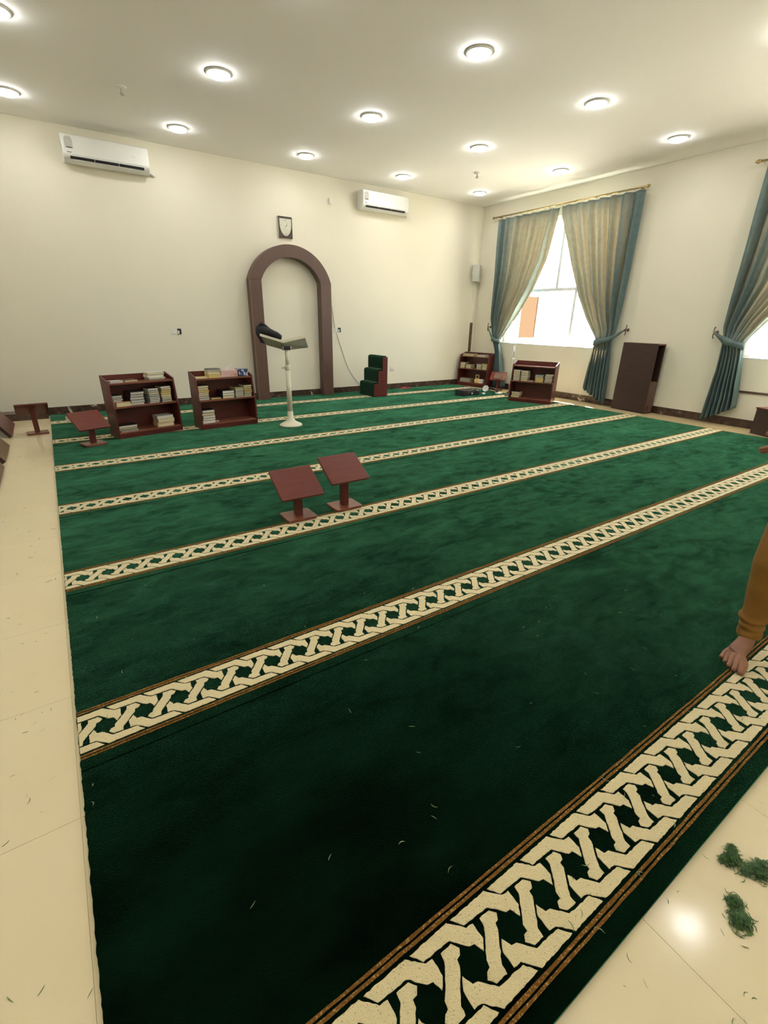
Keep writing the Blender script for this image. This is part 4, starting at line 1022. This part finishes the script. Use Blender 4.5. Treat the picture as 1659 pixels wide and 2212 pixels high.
    L_ = [((x + 0.03 + (0.86 - z) * 0.30, 1.13 - (y - 1.13) + 0.0, z + 0.01), rx_, ry_) for (x, y, z), rx_, ry_ in R_]
    cloth_tube(L_, wr=0.035)
    tr = m.build('trousers', M['trouser'], t, smooth=True)
    sb = tr.modifiers.new('sub', 'SUBSURF'); sb.levels = 1; sb.render_levels = 2
    m = MB()
    cloth_tube([((2.64, 1.13, 0.85), 0.128, 0.185), ((2.64, 1.13, 0.93), 0.132, 0.182), ((2.64, 1.13, 1.06), 0.124, 0.170), ((2.635, 1.13, 1.20), 0.128, 0.180), ((2.632, 1.13, 1.31), 0.130, 0.198), ((2.630, 1.13, 1.38), 0.118, 0.205), ((2.628, 1.13, 1.425), 0.095, 0.165), ((2.625, 1.13, 1.455), 0.070, 0.095), ((2.622, 1.13, 1.465), 0.064, 0.070)], wr=0.012)
    cloth_tube([((2.63, 1.20, 1.425), 0.050, 0.030), ((2.63, 1.27, 1.405), 0.075, 0.055), ((2.632, 1.305, 1.38), 0.078, 0.062), ((2.645, 1.325, 1.31), 0.066, 0.056), ((2.67, 1.342, 1.23), 0.060, 0.056), ((2.685, 1.350, 1.185), 0.060, 0.056)], wr=0.02)
    cloth_tube([((2.63, 1.06, 1.425), 0.050, 0.030), ((2.63, 0.99, 1.405), 0.075, 0.055), ((2.632, 0.955, 1.38), 0.078, 0.062), ((2.64, 0.932, 1.31), 0.066, 0.056), ((2.65, 0.915, 1.23), 0.060, 0.056), ((2.655, 0.908, 1.18), 0.060, 0.056)], wr=0.02)
    sh_ = m.build('shirt', M['shirt'], t, smooth=True)
    sb = sh_.modifiers.new('sub', 'SUBSURF'); sb.levels = 1; sb.render_levels = 1
    # hair and simple facial features
    MB().lathe([(0.080, -0.015), (0.086, 0.02), (0.078, 0.055), (0.050, 0.078), (0.002, 0.086)], 20, L(2.615, 1.13, 1.655)).build('hair', M['hair'], t, smooth=True)
    for sy in (1, -1):
        MB().lathe([(0.001, -0.008), (0.008, -0.005), (0.010, 0.0), (0.008, 0.005), (0.001, 0.008)], 12, L(2.531, 1.13 + sy * 0.028, 1.622)).build('eye', M['ink'], t, smooth=True)
        MB().lathe([(0.004, -0.03), (0.014, -0.015), (0.017, 0.01), (0.008, 0.03)], 10, L(2.605, 1.13 + sy * 0.085, 1.61)).build('ear', M['skin'], t, smooth=True)
    MB().add([L(2.52, 1.13, 1.63), L(2.49, 1.13, 1.585), L(2.515, 1.115, 1.582), L(2.515, 1.145, 1.582)], [(0, 1, 2), (0, 3, 1), (1, 3, 2), (0, 2, 3)]).build('nose', M['skin'], t)
    MB().box(*[v for v in (2.520 - O.x, 2.535 - O.x, 1.108 - O.y, 1.152 - O.y, 1.548, 1.560)]).build('mouth', M['nail'], t, bevel=0.004)
person()

# ------------------------------------------------------------------ grass clippings
def blade(m, x, y, z, L, a, w, rnd, lift=0.0):
    c, s = math.cos(a), math.sin(a); b = rnd.uniform(-0.25, 0.25) * L
    pts = []
    for i in range(4):
        u = i / 3 - 0.5; k = 4 * (0.25 - u * u)
        pts.append((x + c * u * L - s * b * k, y + s * u * L + c * b * k, z + lift * (i / 3) + 0.0012 + 0.3 * abs(b) * k * rnd.random()))
    vs = []
    for i, p in enumerate(pts):
        ww = w * (0.35 if i in (0, 3) else 1) / 2
        vs += [(p[0] - s * ww, p[1] + c * ww, p[2]), (p[0] + s * ww, p[1] - c * ww, p[2] + 0.0006)]
    m.add(vs, [(0, 1, 3, 2), (2, 3, 5, 4), (4, 5, 7, 6)])
def clump(blobs, n, label, seed):
    rnd = random.Random(seed); m = MB()
    for i in range(n):
        bx, by, sx, sy, wgt = rnd.choices(blobs, [b[4] for b in blobs])[0]
        x = rnd.gauss(bx, sx); y = rnd.gauss(by, sy)
        hgt = 0.022 * math.exp(-((x - bx) / (1.6 * sx)) ** 2 - ((y - by) / (1.6 * sy)) ** 2) * rnd.random()
        blade(m, x, y, ZF + hgt, rnd.uniform(0.008, 0.024), rnd.uniform(0, 2 * PI), rnd.uniform(0.0012, 0.0028), rnd, rnd.uniform(-0.002, 0.006) if hgt > 0.004 else 0)
    o = m.build('grass_clump', M['grass']); tag(o, label, 'grass clippings', 'clumps of cut grass', 'stuff')
clump([(1.537, 0.905, 0.008, 0.006, 1.5), (1.512, 0.893, 0.012, 0.008, 4), (1.484, 0.905, 0.006, 0.006, 0.8)], 420, 'clump of green grass clippings on tiles nearest the carpet corner', 1)
clump([(1.560, 0.838, 0.010, 0.010, 1.2), (1.532, 0.838, 0.012, 0.012, 3), (1.505, 0.862, 0.012, 0.006, 1)], 420, 'clump of green grass clippings on tiles at the right edge', 2)
clump([(1.362, 0.815, 0.014, 0.011, 4), (1.395, 0.842, 0.009, 0.008, 2)], 520, 'dark round clump of grass clippings on tiles below the others', 3)
def scatter():
    rnd = random.Random(12); m = MB()
    for i in range(40): blade(m, rnd.uniform(0.75, 1.9), rnd.uniform(0.60, 0.95), ZF, rnd.uniform(0.006, 0.022), rnd.uniform(0, 6.3), rnd.uniform(0.001, 0.002), rnd)
    for i in range(55): blade(m, rnd.uniform(-0.42, -0.01), rnd.uniform(1.3, 3.2), ZF, rnd.uniform(0.008, 0.028), rnd.uniform(0, 6.3), rnd.uniform(0.001, 0.002), rnd)
    for i in range(60): blade(m, rnd.uniform(-0.36, -0.01), rnd.uniform(3.2, 8.6), ZF, rnd.uniform(0.012, 0.04), rnd.uniform(0, 6.3), rnd.uniform(0.002, 0.004), rnd)
    o = m.build('grass_scatter', M['grass']); tag(o, 'loose green grass clippings strewn over the cream floor tiles', 'grass clippings', None, 'stuff')
    m = MB()
    for i in range(260):
        y = 1.0 + 7.5 * rnd.random() ** 1.6
        blade(m, rnd.uniform(0.02, 3.0 + y * 0.5), y, 0.002, rnd.uniform(0.008, 0.026), rnd.uniform(0, 6.3), rnd.uniform(0.0012, 0.0026) * (1 + 0.2 * y), rnd)
    o = m.build('carpet_litter', M['straw']); tag(o, 'pale bits of dry clippings strewn over the green carpet', 'grass clippings', None, 'stuff')
scatter()
